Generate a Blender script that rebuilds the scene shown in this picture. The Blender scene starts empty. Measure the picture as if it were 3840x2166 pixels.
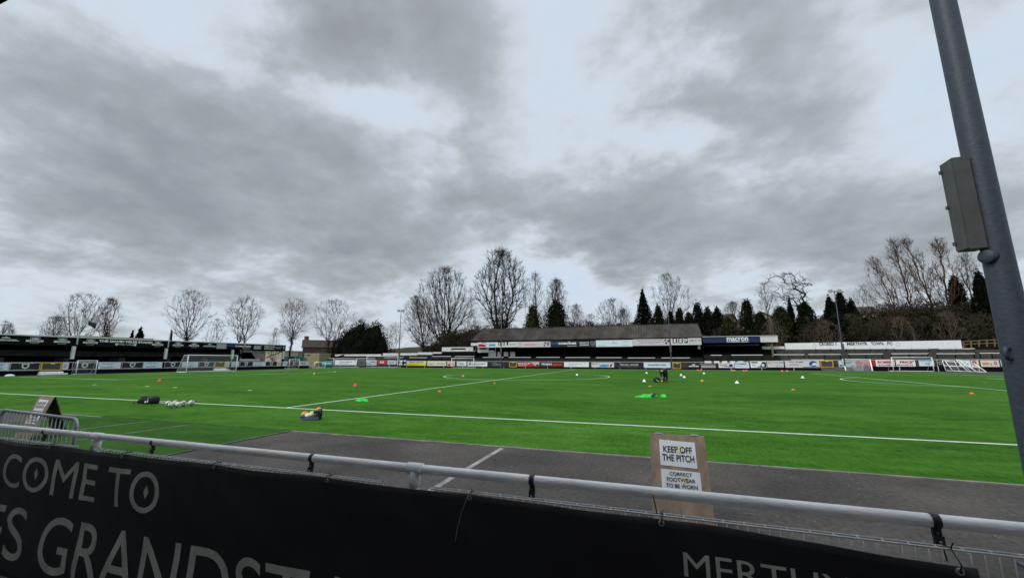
import bpy, math, random
import numpy as np
from mathutils import Vector, Matrix, noise as mnoise
C = bpy.context.scene.collection
SC = bpy.context.scene
rad = math.radians
# ---------------------------------------------------------------- camera
CAM = np.array([13.6022, -12.421, 1.8735]); YAW, PIT, FPX = -0.3314, 0.1736, 1504.9
cam = bpy.data.objects.new('camera', bpy.data.cameras.new('camera')); C.objects.link(cam)
cam.location = CAM; cam.rotation_euler = (math.pi/2 + PIT, 0, -YAW)
cam.data.sensor_width = 36; cam.data.lens = FPX/3840*36
cam.data.clip_start = 0.05; cam.data.clip_end = 12000
SC.camera = cam
SC.view_settings.view_transform = 'Standard'; SC.view_settings.look = 'None'
SC.view_settings.exposure = 0.32; SC.view_settings.gamma = 1.0
# ---------------------------------------------------------------- sun
SUN_EL, SUN_AZ = 42.0, 218.0         # azimuth clockwise from +Y
sl = bpy.data.lights.new('sun', 'SUN'); sl.energy = 1.35; sl.angle = rad(26); sl.color = (1, .96, .9)
so = bpy.data.objects.new('sun', sl); C.objects.link(so)
sd = Vector((math.sin(rad(SUN_AZ))*math.cos(rad(SUN_EL)), math.cos(rad(SUN_AZ))*math.cos(rad(SUN_EL)), math.sin(rad(SUN_EL))))
so.rotation_euler = sd.to_track_quat('Z', 'Y').to_euler(); so.location = (0, -60, 80)
# ---------------------------------------------------------------- world: overcast sky
world = bpy.data.worlds.new('World'); SC.world = world; world.use_nodes = True
wt = world.node_tree; wn = wt.nodes; wl = wt.links
for n in list(wn): wn.remove(n)
def W(t, **k):
    n = wn.new(t)
    for a, b in k.items(): setattr(n, a, b)
    return n
def wm(op, a, b=None, c=None, clamp=False):
    n = W('ShaderNodeMath', operation=op); n.use_clamp = clamp
    for i, v in enumerate((a, b, c)):
        if v is None: continue
        if isinstance(v, (int, float)): n.inputs[i].default_value = v
        else: wl.new(v, n.inputs[i])
    return n.outputs[0]
tc = W('ShaderNodeTexCoord'); sep = W('ShaderNodeSeparateXYZ'); wl.new(tc.outputs['Generated'], sep.inputs[0])
X, Y, Z = sep.outputs
zc = wm('MAXIMUM', Z, 0.0)
den = wm('ADD', zc, 0.30)
px_, py_ = wm('DIVIDE', X, den), wm('DIVIDE', Y, den)
cmb = W('ShaderNodeCombineXYZ'); wl.new(px_, cmb.inputs[0]); wl.new(py_, cmb.inputs[1])
def wnoise(scale, detail, rough, off, dist=0.0):
    mp = W('ShaderNodeMapping'); mp.inputs['Location'].default_value = off
    wl.new(cmb.outputs[0], mp.inputs[0])
    n = W('ShaderNodeTexNoise'); n.inputs['Scale'].default_value = scale; n.inputs['Detail'].default_value = detail
    n.inputs['Roughness'].default_value = rough; n.inputs['Distortion'].default_value = dist
    wl.new(mp.outputs[0], n.inputs['Vector']); return n.outputs[0]
n1 = wnoise(1.9, 9, .50, (3.1, 1.7, 0), .15)
n2 = wnoise(5.5, 8, .55, (7.7, 4.2, 0), .2)
n3 = wnoise(15., 6, .55, (1.7, 9.2, 0), .1)
az = wm('MULTIPLY', wm('ARCTAN2', X, Y), 180/math.pi)
el = wm('MULTIPLY', wm('ARCSINE', Z), 180/math.pi)
# soft warp of the cloud positions
azw = wm('ADD', az, wm('MULTIPLY', wm('SUBTRACT', n2, .5), 12))
elw = wm('ADD', el, wm('MULTIPLY', wm('SUBTRACT', n1, .5), 9))
# cloud banks standing in the sky: azimuth, elevation, half-widths (degrees), density
# azimuth and elevation of the cloud banks seen over the ground
BLOBS = [(-42, 40, 13, 8, .34), (-30, 44, 10, 6, .30), (-24, 35, 7, 5, .22), (-56, 26, 16, 6, .26), (-44, 24, 9, 5, .22), (-52, 15, 18, 4.5, .34), (-34, 15, 10, 3.5, .24), (-62, 20, 8, 6, .2), (-24, 24, 8, 4, .18),
         (-12, 21, 9, 5, .26), (-3, 17, 9, 4, .30), (4, 23, 10, 6, .22), (8, 15, 8, 3.5, .24), (14, 37, 9, 9, .22), (20, 27, 8, 6, .16), (22, 17, 7, 4.5, .22), (31, 14, 6, 3.5, .2), (2, 11.5, 5, 1.6, .2),
         (-12, 38, 12, 13, -.26), (-4, 30, 10, 5, -.16), (-62, 44, 10, 9, -.26), (-13, 12, 8, 2.6, -.26), (-20, 16, 5, 2, -.12), (-5, 8.5, 10, 2.4, -.18), (29, 26, 5, 7, -.26), (24, 40, 5, 9, -.06), (-42, 31.5, 10, 2.2, -.22), (-30, 29, 4, 5, -.1), (-50, 8, 26, 3, -.06), (18, 10.5, 7, 1.6, -.08), (6, 27, 6, 3, -.1), (26, 9, 14, 4, .16), (-46, 9, 20, 3, .1), (-4, 33, 7, 3, .1)]
dens = wm('ADD', wm('MULTIPLY', wm('SUBTRACT', n1, .5), .85), wm('ADD', wm('MULTIPLY', wm('SUBTRACT', n2, .5), .75), wm('MULTIPLY', wm('SUBTRACT', n3, .5), .26)))
for a0, e0, ra, re, am in BLOBS:
    da = wm('DIVIDE', wm('SUBTRACT', azw, a0), ra); de = wm('DIVIDE', wm('SUBTRACT', elw, e0), re)
    r2 = wm('ADD', wm('MULTIPLY', da, da), wm('MULTIPLY', de, de))
    g = wm('EXPONENT', wm('MULTIPLY', r2, -.9))
    dens = wm('ADD', dens, wm('MULTIPLY', g, am*(1.1 if am > 0 else .95)))
rmp = W('ShaderNodeValToRGB'); wl.new(wm('ADD', dens, .365, clamp=True), rmp.inputs[0])
cr = rmp.color_ramp; cr.interpolation = 'B_SPLINE'
cr.elements.remove(cr.elements[1])
for p_, c_ in ((.0, (.47, .56, .68)), (.18, (.505, .58, .665)), (.32, (.51, .57, .632)), (.42, (.44, .484, .528)), (.50, (.375, .409, .440)), (.62, (.317, .345, .368)), (.80, (.266, .287, .306)), (1., (.226, .244, .262))):
    e_ = cr.elements[0] if p_ == 0 else cr.elements.new(p_); e_.color = (*c_, 1)
sky = W('ShaderNodeTexSky', sky_type='NISHITA'); sky.sun_disc = False
sky.sun_elevation = rad(SUN_EL); sky.sun_rotation = rad(SUN_AZ); sky.air_density = 1.0; sky.dust_density = 2.0
mx = W('ShaderNodeMix', data_type='RGBA'); mx.inputs[0].default_value = .94
sc10 = W('ShaderNodeVectorMath', operation='SCALE'); wl.new(rmp.outputs[0], sc10.inputs[0])
# an overcast sky is brighter overhead than low down
wl.new(wm('ADD', 10.3, wm('MULTIPLY', wm('MULTIPLY', wm('SUBTRACT', Z, .74), 3.2, clamp=True), 17.)), sc10.inputs['Scale'])
wl.new(sky.outputs[0], mx.inputs[6]); wl.new(sc10.outputs[0], mx.inputs[7])
bg = W('ShaderNodeBackground'); bg.inputs['Strength'].default_value = .1
wl.new(mx.outputs[2], bg.inputs['Color'])
wo = W('ShaderNodeOutputWorld'); wl.new(bg.outputs[0], wo.inputs['Surface'])
world.cycles.sampling_method = 'MANUAL'; world.cycles.sample_map_resolution = 512
# ---------------------------------------------------------------- survey: a sight line of the photograph met with a known plane of the place
cy_, sy_ = math.cos(YAW), math.sin(YAW)
Fv = np.array([sy_*math.cos(PIT), cy_*math.cos(PIT), math.sin(PIT)]); Rv = np.array([cy_, -sy_, 0.]); Uv = np.cross(Rv, Fv)
def sight(u, v): return Fv + (u-1920)/FPX*Rv - (v-1083)/FPX*Uv
def on_z(u, v, z=0.): d = sight(u, v); return Vector(CAM + (z-CAM[2])/d[2]*d)
def on_x(u, v, x): d = sight(u, v); return Vector(CAM + (x-CAM[0])/d[0]*d)
def on_y(u, v, y): d = sight(u, v); return Vector(CAM + (y-CAM[1])/d[1]*d)
# ---------------------------------------------------------------- materials
MATS = {}
def mat(name, col, rough=.75, var=.18, scale=4., spec=.3, metal=0., bump=0., bscale=None, col2=None, stretch=(1, 1, 1), detail=5., sheen=0., alpha=None, dirt=0.):
    if name in MATS: return MATS[name]
    m = bpy.data.materials.new(name); m.use_nodes = True; MATS[name] = m
    nt = m.node_tree; b = nt.nodes['Principled BSDF']
    b.inputs['Roughness'].default_value = rough; b.inputs['Metallic'].default_value = metal
    b.inputs['Specular IOR Level'].default_value = spec
    if sheen: b.inputs['Sheen Weight'].default_value = sheen
    if col2 is None:
        col2 = tuple(c*(1-var) for c in col); col = tuple(min(1, c*(1+var*.6)) for c in col)
    tcn = nt.nodes.new('ShaderNodeTexCoord'); mp = nt.nodes.new('ShaderNodeMapping'); mp.inputs['Scale'].default_value = stretch
    nt.links.new(tcn.outputs['Object'], mp.inputs[0])
    nz = nt.nodes.new('ShaderNodeTexNoise'); nz.inputs['Scale'].default_value = scale; nz.inputs['Detail'].default_value = detail; nz.inputs['Roughness'].default_value = .62
    nt.links.new(mp.outputs[0], nz.inputs['Vector'])
    rp = nt.nodes.new('ShaderNodeValToRGB'); rp.color_ramp.elements[0].position = .33; rp.color_ramp.elements[1].position = .67
    rp.color_ramp.elements[0].color = (*col2, 1); rp.color_ramp.elements[1].color = (*col, 1)
    nt.links.new(nz.outputs[0], rp.inputs[0]); nt.links.new(rp.outputs[0], b.inputs['Base Color'])
    if bump:
        nb = nt.nodes.new('ShaderNodeTexNoise'); nb.inputs['Scale'].default_value = bscale or scale*6; nb.inputs['Detail'].default_value = 4
        nt.links.new(mp.outputs[0], nb.inputs['Vector'])
        bp = nt.nodes.new('ShaderNodeBump'); bp.inputs['Strength'].default_value = bump; bp.inputs['Distance'].default_value = .02
        nt.links.new(nb.outputs[0], bp.inputs['Height']); nt.links.new(bp.outputs[0], b.inputs['Normal'])
    return m
def P(name, r, g, b, **k):   # painted / printed colour given as display values
    f = lambda c: (c/255/12.92 if c < 11 else ((c/255+.055)/1.055)**2.4)
    k.setdefault('rough', .6); k.setdefault('var', .12)
    return mat(name, (f(r), f(g), f(b)), **k)
WHITE = P('white_paint', 244, 246, 246); OFFW = P('weathered_white_paint', 220, 222, 221, var=.2)
CREAM = P('cream_print', 228, 224, 205); BLACK = mat('black_paint', (.009, .009, .012), .85, .2, 4, .08); DARK = P('charcoal_print', 42, 43, 50)
GREYP = P('grey_print', 150, 155, 158); YEL = P('yellow_paint', 214, 178, 40); YEL2 = P('yellow_print', 236, 216, 40); RED = P('red_print', 200, 40, 48); DRED = P('dark_red_print', 96, 30, 32)
BLUE = P('blue_print', 40, 90, 165); LBLUE = P('light_blue_print', 120, 180, 222); NAVY = P('navy_print', 38, 48, 92); TEAL = P('teal_print', 20, 140, 132); ORANGEP = P('orange_print', 214, 92, 40)
ICE = P('pale_blue_white_print', 220, 238, 243); PINKW = P('pinkish_white_print', 214, 205, 210); GREEN = P('dark_green_print', 30, 70, 60); GOLD = P('gold_print', 190, 160, 50); MAROON = P('maroon_print', 96, 40, 60)
MIDGREY = P('faded_grey_print', 110, 112, 114)
GALV = mat('galvanised_steel', (.36, .38, .41), .5, .16, 14, .5, .35)
RAILP = mat('rail_grey_paint', (.88, .865, .86), .32, .22, 7, .45, bump=.2, bscale=60, stretch=(.35, 1, 1))
STEELD = mat('floodlight_paint', (.056, .068, .092), .5, .28, 22, .35, bump=.07, bscale=120, stretch=(1, 1, 2.2))
BOXP = mat('cabinet_paint', (.084, .087, .086), .55, .2, 5, .3)
RUBBER = mat('black_strap', (.022, .022, .025), .5, .4, 20, .4)
CONC = mat('concrete', (.22, .215, .205), .9, .35, 2.5, .2, bump=.3)
TERR = mat('terrace_concrete', (.085, .078, .07), .95, .45, 1.2, .15, bump=.3)
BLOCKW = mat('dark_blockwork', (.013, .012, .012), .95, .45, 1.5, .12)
SHADE = mat('black_cladding', (.006, .006, .007), .85, .3, 1.5, .1)  # black walls and plinths, plus shade inside the stands put into the colour
WOOD = mat('weathered_timber', (.20, .15, .09), .9, .35, 4, .15, stretch=(1, 1, 6))
PLY = mat('plywood', (.33, .255, .19), .85, .3, 6, .2, bump=.2, stretch=(1.5, 1.5, .5))
PLYD = mat('plywood_inside', (.07, .055, .045), .9, .3, 6, .15)  # darker copy of the plywood, shade between the two boards painted in
PAPER = mat('notice_paper', (.83, .85, .90), .6, .1, 7); INK = mat('black_ink', (.03, .03, .035), .7, .1)
STAIN = mat('yellow_water_stain', (.80, .78, .56), .6, .1, 7)
NETM = mat('net_cord', (.55, .57, .58), .8, .1)
# ---------------------------------------------------------------- mesh builder
ORG = {}
class MB:
    def __init__(s): s.v = []; s.f = []; s.m = []; s.cur = 0
    def add(s, vs, fs, mi=None):
        b = len(s.v); s.v += [tuple(x) for x in vs]; s.f += [tuple(i+b for i in f) for f in fs]; s.m += [s.cur if mi is None else mi]*len(fs); return s
    def hexa(s, c8): return s.add(c8, [(0, 3, 2, 1), (4, 5, 6, 7), (0, 1, 5, 4), (1, 2, 6, 5), (2, 3, 7, 6), (3, 0, 4, 7)])
    def box(s, x0, y0, z0, x1, y1, z1):
        x0, x1 = min(x0, x1), max(x0, x1); y0, y1 = min(y0, y1), max(y0, y1); z0, z1 = min(z0, z1), max(z0, z1)
        return s.hexa([(x0, y0, z0), (x1, y0, z0), (x1, y1, z0), (x0, y1, z0), (x0, y0, z1), (x1, y0, z1), (x1, y1, z1), (x0, y1, z1)])
    def slab(s, pts, t):   # quad pts (4 vectors) thickened by vector t
        p = [Vector(q) for q in pts]; t = Vector(t); return s.hexa([*p, *[q+t for q in p]])
    def bar(s, a, b, w, h, up=(0, 0, 1)):
        a, b = Vector(a), Vector(b); d = (b-a).normalized(); up = Vector(up)
        if abs(d.dot(up)) > .98: up = Vector((0, 1, 0))
        x = d.cross(up).normalized()*w/2; y = x.cross(d).normalized()*h/2
        return s.hexa([a-x-y, a+x-y, a+x+y, a-x+y, b-x-y, b+x-y, b+x+y, b-x+y])
    def tube(s, pts, r, n=8, cap=True):
        pts = [Vector(p) for p in pts]; rs = r if isinstance(r, (list, tuple)) else [r]*len(pts); vs = []; fs = []
        prev = None
        for i, p in enumerate(pts):
            d = (pts[min(i+1, len(pts)-1)] - pts[max(i-1, 0)]).normalized()
            if prev is None: x = d.cross(Vector((0, 0, 1)) if abs(d.z) < .9 else Vector((0, 1, 0))).normalized()
            else: x = (prev - d*prev.dot(d)).normalized()
            prev = x; y = d.cross(x)
            for k in range(n):
                a = 2*math.pi*k/n; vs.append(p + (x*math.cos(a)+y*math.sin(a))*rs[i])
        for i in range(len(pts)-1):
            for k in range(n): fs.append((i*n+k, i*n+(k+1) % n, (i+1)*n+(k+1) % n, (i+1)*n+k))
        if cap: fs += [tuple(range(n))[::-1], tuple((len(pts)-1)*n+k for k in range(n))]
        return s.add(vs, fs)
    def lathe(s, prof, c, n=16, axis=2):
        vs = []; fs = []
        for r, h in prof:
            for k in range(n):
                a = 2*math.pi*k/n; q = [r*math.cos(a), r*math.sin(a), h]
                if axis == 0: q = [q[2], q[0], q[1]]
                if axis == 1: q = [q[1], q[2], q[0]]
                vs.append((c[0]+q[0], c[1]+q[1], c[2]+q[2]))
        for i in range(len(prof)-1):
            for k in range(n): fs.append((i*n+k, i*n+(k+1) % n, (i+1)*n+(k+1) % n, (i+1)*n+k))
        return s.add(vs, fs)
    def sphere(s, c, r, n=12, sq=(1, 1, 1)):
        m = n//2; vs = []; fs = []
        for i in range(m+1):
            t = math.pi*i/m
            for k in range(n):
                a = 2*math.pi*k/n; vs.append((c[0]+r*sq[0]*math.sin(t)*math.cos(a), c[1]+r*sq[1]*math.sin(t)*math.sin(a), c[2]+r*sq[2]*math.cos(t)))
        for i in range(m):
            for k in range(n): fs.append((i*n+k, (i+1)*n+k, (i+1)*n+(k+1) % n, i*n+(k+1) % n))
        return s.add(vs, fs)
    def build(s, name, m, parent=None, smooth=False):
        me = bpy.data.meshes.new(name); o = bpy.data.objects.new(name, me); C.objects.link(o)
        ov = Vector((0, 0, 0))
        if parent is not None:
            ov = ORG[parent.name]; o.parent = parent; ORG[o.name] = ov
        else: ORG[o.name] = ov
        me.from_pydata([(v[0]-ov.x, v[1]-ov.y, v[2]-ov.z) for v in s.v], [], s.f)
        for mm in (m if isinstance(m, (list, tuple)) else [m]): me.materials.append(mm)
        if isinstance(m, (list, tuple)): me.polygons.foreach_set('material_index', s.m)
        if smooth: me.polygons.foreach_set('use_smooth', [True]*len(s.f))
        me.update(); return o
def tag(o, label=None, cat=None, group=None, kind=None):
    if label: o['label'] = label
    if cat: o['category'] = cat
    if group: o['group'] = group
    if kind: o['kind'] = kind
    return o
def thing(name, label, cat, loc=(0, 0, 0), group=None):
    o = bpy.data.objects.new(name, None); C.objects.link(o); o.location = loc; o.empty_display_size = .3
    ORG[o.name] = Vector(loc); return tag(o, label, cat, group)
def struct(name, mb, m): return tag(mb.build(name, m), kind='structure')
def kids(o): return [c for c in C.objects if c.parent == o]
def copy_tree(o, loc=None, rotz=None, label=None, group=None, parent=None):
    c = o.copy(); C.objects.link(c)
    if parent is not None: c.parent = parent
    if loc is not None: c.location = loc; ORG[c.name] = Vector(loc)
    if rotz is not None: c.rotation_euler = (0, 0, rotz)
    if label: c['label'] = label
    if group: c['group'] = group
    for k in list(o.children): copy_tree(k, parent=c)
    return c
# flat lettering -----------------------------------------------------
TXT = {}
def text_mesh(s, bold=.0):
    key = (s, bold)
    if key in TXT: return TXT[key]
    cu = bpy.data.curves.new('lettering', 'FONT'); cu.body = s; cu.size = 1; cu.offset = bold; cu.resolution_u = 5
    ob = bpy.data.objects.new('lettering', cu)
    me = bpy.data.meshes.new_from_object(ob)
    v = np.array([x.co[:] for x in me.vertices]) if len(me.vertices) else np.zeros((0, 3))
    f = [tuple(p.vertices) for p in me.polygons]
    bpy.data.objects.remove(ob); bpy.data.curves.remove(cu); bpy.data.meshes.remove(me)
    if len(v):
        lo, hi = v.min(0), v.max(0); v = (v-lo)/np.maximum(hi-lo, 1e-6)
    TXT[key] = (v, f); return TXT[key]
class Face:
    """a flat face of the place: origin (bottom left), right and up directions, outward normal"""
    def __init__(s, o, r, u):
        s.o = Vector(o); s.r = Vector(r).normalized(); s.u = Vector(u).normalized(); s.n = s.r.cross(s.u)
    def p(s, x, y, d=0.): return s.o + s.r*x + s.u*y + s.n*d
    def rect(s, mb, x0, y0, x1, y1, d=.004): mb.add([s.p(x0, y0, d), s.p(x1, y0, d), s.p(x1, y1, d), s.p(x0, y1, d)], [(0, 1, 2, 3)])
    def poly(s, mb, pts, d=.004): mb.add([s.p(x, y, d) for x, y in pts], [tuple(range(len(pts)))])
    def ell(s, mb, cx, cy, rx, ry, d=.004, n=18): s.poly(mb, [(cx+rx*math.cos(2*math.pi*k/n), cy+ry*math.sin(2*math.pi*k/n)) for k in range(n)], d)
    def ring(s, mb, cx, cy, rx, ry, t, d=.004, n=20):
        vs = []
        for k in range(n):
            a = 2*math.pi*k/n; vs += [s.p(cx+rx*math.cos(a), cy+ry*math.sin(a), d), s.p(cx+(rx-t)*math.cos(a), cy+(ry-t)*math.sin(a), d)]
        mb.add(vs, [(2*k, (2*k+2) % (2*n), (2*k+3) % (2*n), 2*k+1) for k in range(n)])
    def text(s, mb, t, x0, y0, x1, y1, d=.006, bold=.03):
        v, f = text_mesh(t, bold)
        mb.add([s.p(x0+a*(x1-x0), y0+b*(y1-y0), d) for a, b, _ in v], f)
PRINTNAME = {'t': 'lettering', 'r': 'printed_panel', 'e': 'emblem', 'p': 'emblem', 'o': 'emblem', 's': 'emblem', 'l': 'small_print'}
def prints(face, w, h, els, parent):
    """els: (kind, material, layer, args in 0..1 of the board)"""
    groups = {}
    for e in els: groups.setdefault((PRINTNAME[e[0]], e[1].name, e[2]), []).append(e)
    for (nm, mn, ly), lst in groups.items():
        mb = MB(); d = .004+.003*ly
        for e in lst:
            k, m_, _, *a = e
            if k == 't': face.text(mb, a[0], a[1]*w, a[2]*h, a[3]*w, a[4]*h, d, a[5] if len(a) > 5 else .03)
            elif k == 'r': face.rect(mb, a[0]*w, a[1]*h, a[2]*w, a[3]*h, d)
            elif k == 'l':
                n = a[4] if len(a) > 4 else 3
                for i in range(n):
                    yy = a[1]+(a[3]-a[1])*i/n; rr = random.uniform(.7, 1)
                    face.rect(mb, a[0]*w, yy*h, (a[0]+(a[2]-a[0])*rr)*w, (yy+(a[3]-a[1])/n*.55)*h, d)
            elif k == 'e': face.ell(mb, a[0]*w, a[1]*h, a[2]*w, a[3]*h, d)
            elif k == 'o': face.ring(mb, a[0]*w, a[1]*h, a[2]*w, a[3]*h, a[4]*h, d)
            elif k == 'p': face.poly(mb, [(x*w, y*h) for x, y in a[0]], d)
            elif k == 's':   # shield
                x, y, rw, rh = a; face.poly(mb, [((x+px)*w, (y+py)*h) for px, py in ((-rw, rh), (rw, rh), (rw, -rh*.2), (rw*.6, -rh*.75), (0, -rh), (-rw*.6, -rh*.75), (-rw, -rh*.2))], d)
        mb.build(nm, MATS[mn], parent)
def board(name, label, cat, face, w, h, base, els, group, t=.03, edge=None):
    root = thing(name, label, cat, face.p(0, 0, 0), group)
    mb = MB(); mb.slab([face.p(0, 0, -t), face.p(w, 0, -t), face.p(w, h, -t), face.p(0, h, -t)], face.n*t); mb.build('panel', base, root)
    if edge:
        e = MB(); k = .035
        for a, b in (((0, k/2), (w, k/2)), ((0, h-k/2), (w, h-k/2)), ((k/2, k), (k/2, h-k)), ((w-k/2, k), (w-k/2, h-k))): e.bar(face.p(*a, .005), face.p(*b, .005), k, k, up=face.n)
        e.build('frame', edge, root)
    prints(face, w, h, els, root); return root
# ================================================================ SETTING
random.seed(7)
def turf_material(name, dark, light, pale, sx):
    m = bpy.data.materials.new(name); m.use_nodes = True; nt = m.node_tree; N = nt.nodes; L = nt.links
    b = N['Principled BSDF']; b.inputs['Roughness'].default_value = .75; b.inputs['Specular IOR Level'].default_value = .03
    tcn = N.new('ShaderNodeTexCoord')
    def nz(scale, stretch, detail=4, rough=.6):
        mp = N.new('ShaderNodeMapping'); mp.inputs['Scale'].default_value = stretch; L.new(tcn.outputs['Object'], mp.inputs[0])
        n = N.new('ShaderNodeTexNoise'); n.inputs['Scale'].default_value = scale; n.inputs['Detail'].default_value = detail; n.inputs['Roughness'].default_value = rough
        L.new(mp.outputs[0], n.inputs['Vector']); return n.outputs[0]
    def mth(op, a, b_):
        n = N.new('ShaderNodeMath'); n.operation = op
        for i, v in enumerate((a, b_)):
            if isinstance(v, (int, float)): n.inputs[i].default_value = v
            else: L.new(v, n.inputs[i])
        return n.outputs[0]
    a = nz(26, (1, 1, 1), 5, .75); b2 = nz(1.5, sx, 5, .7); c = nz(.2, (.6, 1.5, 1), 3); d = nz(7, (1.6, .5, 1), 4, .75)
    s = mth('ADD', mth('ADD', mth('MULTIPLY', a, .30), mth('MULTIPLY', b2, .24)), mth('ADD', mth('MULTIPLY', c, .24), mth('MULTIPLY', d, .22)))
    r = N.new('ShaderNodeValToRGB'); L.new(s, r.inputs[0]); e = r.color_ramp.elements
    e[0].position = .39; e[0].color = (*dark, 1); e[1].position = .63; e[1].color = (*pale, 1); q = e.new(.5); q.color = (*light, 1)
    L.new(r.outputs[0], b.inputs['Base Color'])
    bp = N.new('ShaderNodeBump'); bp.inputs['Strength'].default_value = .55; bp.inputs['Distance'].default_value = .03; L.new(a, bp.inputs['Height']); L.new(bp.outputs[0], b.inputs['Normal'])
    return m
TURF = turf_material('turf', (.012, .050, .003), (.044, .138, .011), (.096, .226, .034), (.55, 1.2, 1))
TURF2 = turf_material('turf_offcut', (.015, .055, .006), (.036, .108, .014), (.066, .158, .032), (.5, 1.2, 1))
ASPH = mat('asphalt', (.124, .110, .098), .92, .5, 14, .2, bump=.6, bscale=110, col2=(.062, .056, .052), detail=10)
def grit(m):   # pale stones in the asphalt
    nt = m.node_tree; N, L = nt.nodes, nt.links; b = N['Principled BSDF']; old = b.inputs['Base Color'].links[0].from_socket; tcn = N.new('ShaderNodeTexCoord'); vo = N.new('ShaderNodeTexVoronoi'); vo.inputs['Scale'].default_value = 16
    L.new(tcn.outputs['Object'], vo.inputs['Vector']); lt = N.new('ShaderNodeMath'); lt.operation = 'LESS_THAN'; lt.inputs[1].default_value = .16; L.new(vo.outputs['Distance'], lt.inputs[0]); sp = N.new('ShaderNodeSeparateColor'); L.new(vo.outputs['Color'], sp.inputs[0])
    gt = N.new('ShaderNodeMath'); gt.operation = 'GREATER_THAN'; gt.inputs[1].default_value = .95; L.new(sp.outputs[0], gt.inputs[0]); ml = N.new('ShaderNodeMath'); ml.operation = 'MULTIPLY'; L.new(lt.outputs[0], ml.inputs[0]); L.new(gt.outputs[0], ml.inputs[1])
    nb = N.new('ShaderNodeTexNoise'); nb.inputs['Scale'].default_value = .55; nb.inputs['Detail'].default_value = 6; L.new(tcn.outputs['Object'], nb.inputs['Vector']); rp = N.new('ShaderNodeMapRange'); rp.inputs[1].default_value = .35; rp.inputs[2].default_value = .68; rp.inputs[3].default_value = .62; rp.inputs[4].default_value = 1.15; L.new(nb.outputs[0], rp.inputs[0])
    vm = N.new('ShaderNodeVectorMath'); vm.operation = 'SCALE'; L.new(old, vm.inputs[0]); L.new(rp.outputs[0], vm.inputs['Scale']); mx = N.new('ShaderNodeMix'); mx.data_type = 'RGBA'; mx.inputs[7].default_value = (.34, .33, .31, 1); L.new(ml.outputs[0], mx.inputs[0]); L.new(vm.outputs[0], mx.inputs[6]); L.new(mx.outputs[2], b.inputs['Base Color'])
grit(ASPH)
EARTH = mat('winter_ground', (.075, .058, .038), .95, .5, .12, .1, col2=(.035, .036, .018))
LINE = mat('line_white', (.60, .66, .58), .8, .2, 6, .2)
# ground: one sheet to the horizon, with the wooded bank behind the far side
def sstep(t): t = max(0, min(1, t)); return t*t*(3-2*t)
def terrain(x, y):
    a = 3.6*sstep((x+48)/40) + 3.2*sstep((x-15)/25) + 1.6*sstep((x-40)/30)
    return -.46 + a*sstep((y-78)/26) + (a*.35)*sstep((y-100)/60)*(1 if y < 400 else 1)
def axis(a, b, st, far):
    t = list(np.arange(a, b+.1, st)); k = st
    lo, hi = [a], [b]
    while lo[-1] > -far: k *= 1.6; lo.append(lo[-1]-k)
    k = st
    while hi[-1] < far: k *= 1.6; hi.append(hi[-1]+k)
    return lo[:0:-1] + t + hi[1:]
gx_, gy_ = axis(-130, 150, 4, 5000), axis(-40, 190, 4, 5000)
mb = MB(); nx = len(gx_)
mb.v = [(x, y, terrain(x, y)) for y in gy_ for x in gx_]
mb.f = [(j*nx+i, j*nx+i+1, (j+1)*nx+i+1, (j+1)*nx+i) for j in range(len(gy_)-1) for i in range(nx-1)]; mb.m = [0]*len(mb.f)
struct('ground', mb, EARTH)
mb = MB(); mb.box(-76, -9.62, -.6, 96, 79.2, 0); struct('asphalt_path', mb, ASPH)
mb = MB(); mb.box(-60, -24, -.6, 70, -9.63, -.34); struct('spectator_walkway', mb, mat('walkway_concrete', (.13, .125, .12), .9, .3, 2.5, .2, bump=.3))
mb = MB(); mb.box(-53.4, -3.80, -.02, 53.6, 66.9, .02); struct('turf_pitch', mb, TURF)
mb = MB(); mb.box(-4.6, -9.30, -.02, 4.45, -3.90, .018); struct('turf_strip', mb, TURF2)
mb = MB()
for i in range(36): mb.box(4.5+i*1.35, -3.88, -.02, 4.5+i*1.35+1.335, -3.81, .024)
for i in range(24): mb.box(-36+i*1.35, -3.89, -.02, -36+i*1.35+1.335, -3.81, .0225)
struct('kerb_strip', mb, CONC)
L_, Wd = 100.4, 63.95
mb = MB(); ZL = .024
def fl(x0, y0, x1, y1, z=ZL): mb.add([(min(x0, x1), min(y0, y1), z), (max(x0, x1), min(y0, y1), z), (max(x0, x1), max(y0, y1), z), (min(x0, x1), max(y0, y1), z)], [(0, 1, 2, 3)])
lw = .07
fl(-L_/2, -lw, L_/2, lw); fl(-L_/2, Wd-lw, L_/2, Wd+lw)
for s in (-1, 1): fl(s*L_/2-lw, lw, s*L_/2+lw, Wd-lw)
fl(-lw, lw, lw, Wd-lw)
def arc(cx, cy, r, a0, a1, n=96, z=ZL+.002):
    vs = []
    for i in range(n+1):
        a = a0+(a1-a0)*i/n; c, s = math.cos(a), math.sin(a); vs += [(cx+(r-lw)*c, cy+(r-lw)*s, z), (cx+(r+lw)*c, cy+(r+lw)*s, z)]
    mb.add(vs, [(2*i, 2*i+1, 2*i+3, 2*i+2) for i in range(n)])
arc(0, Wd/2, 9.15, 0, 2*math.pi)
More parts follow.
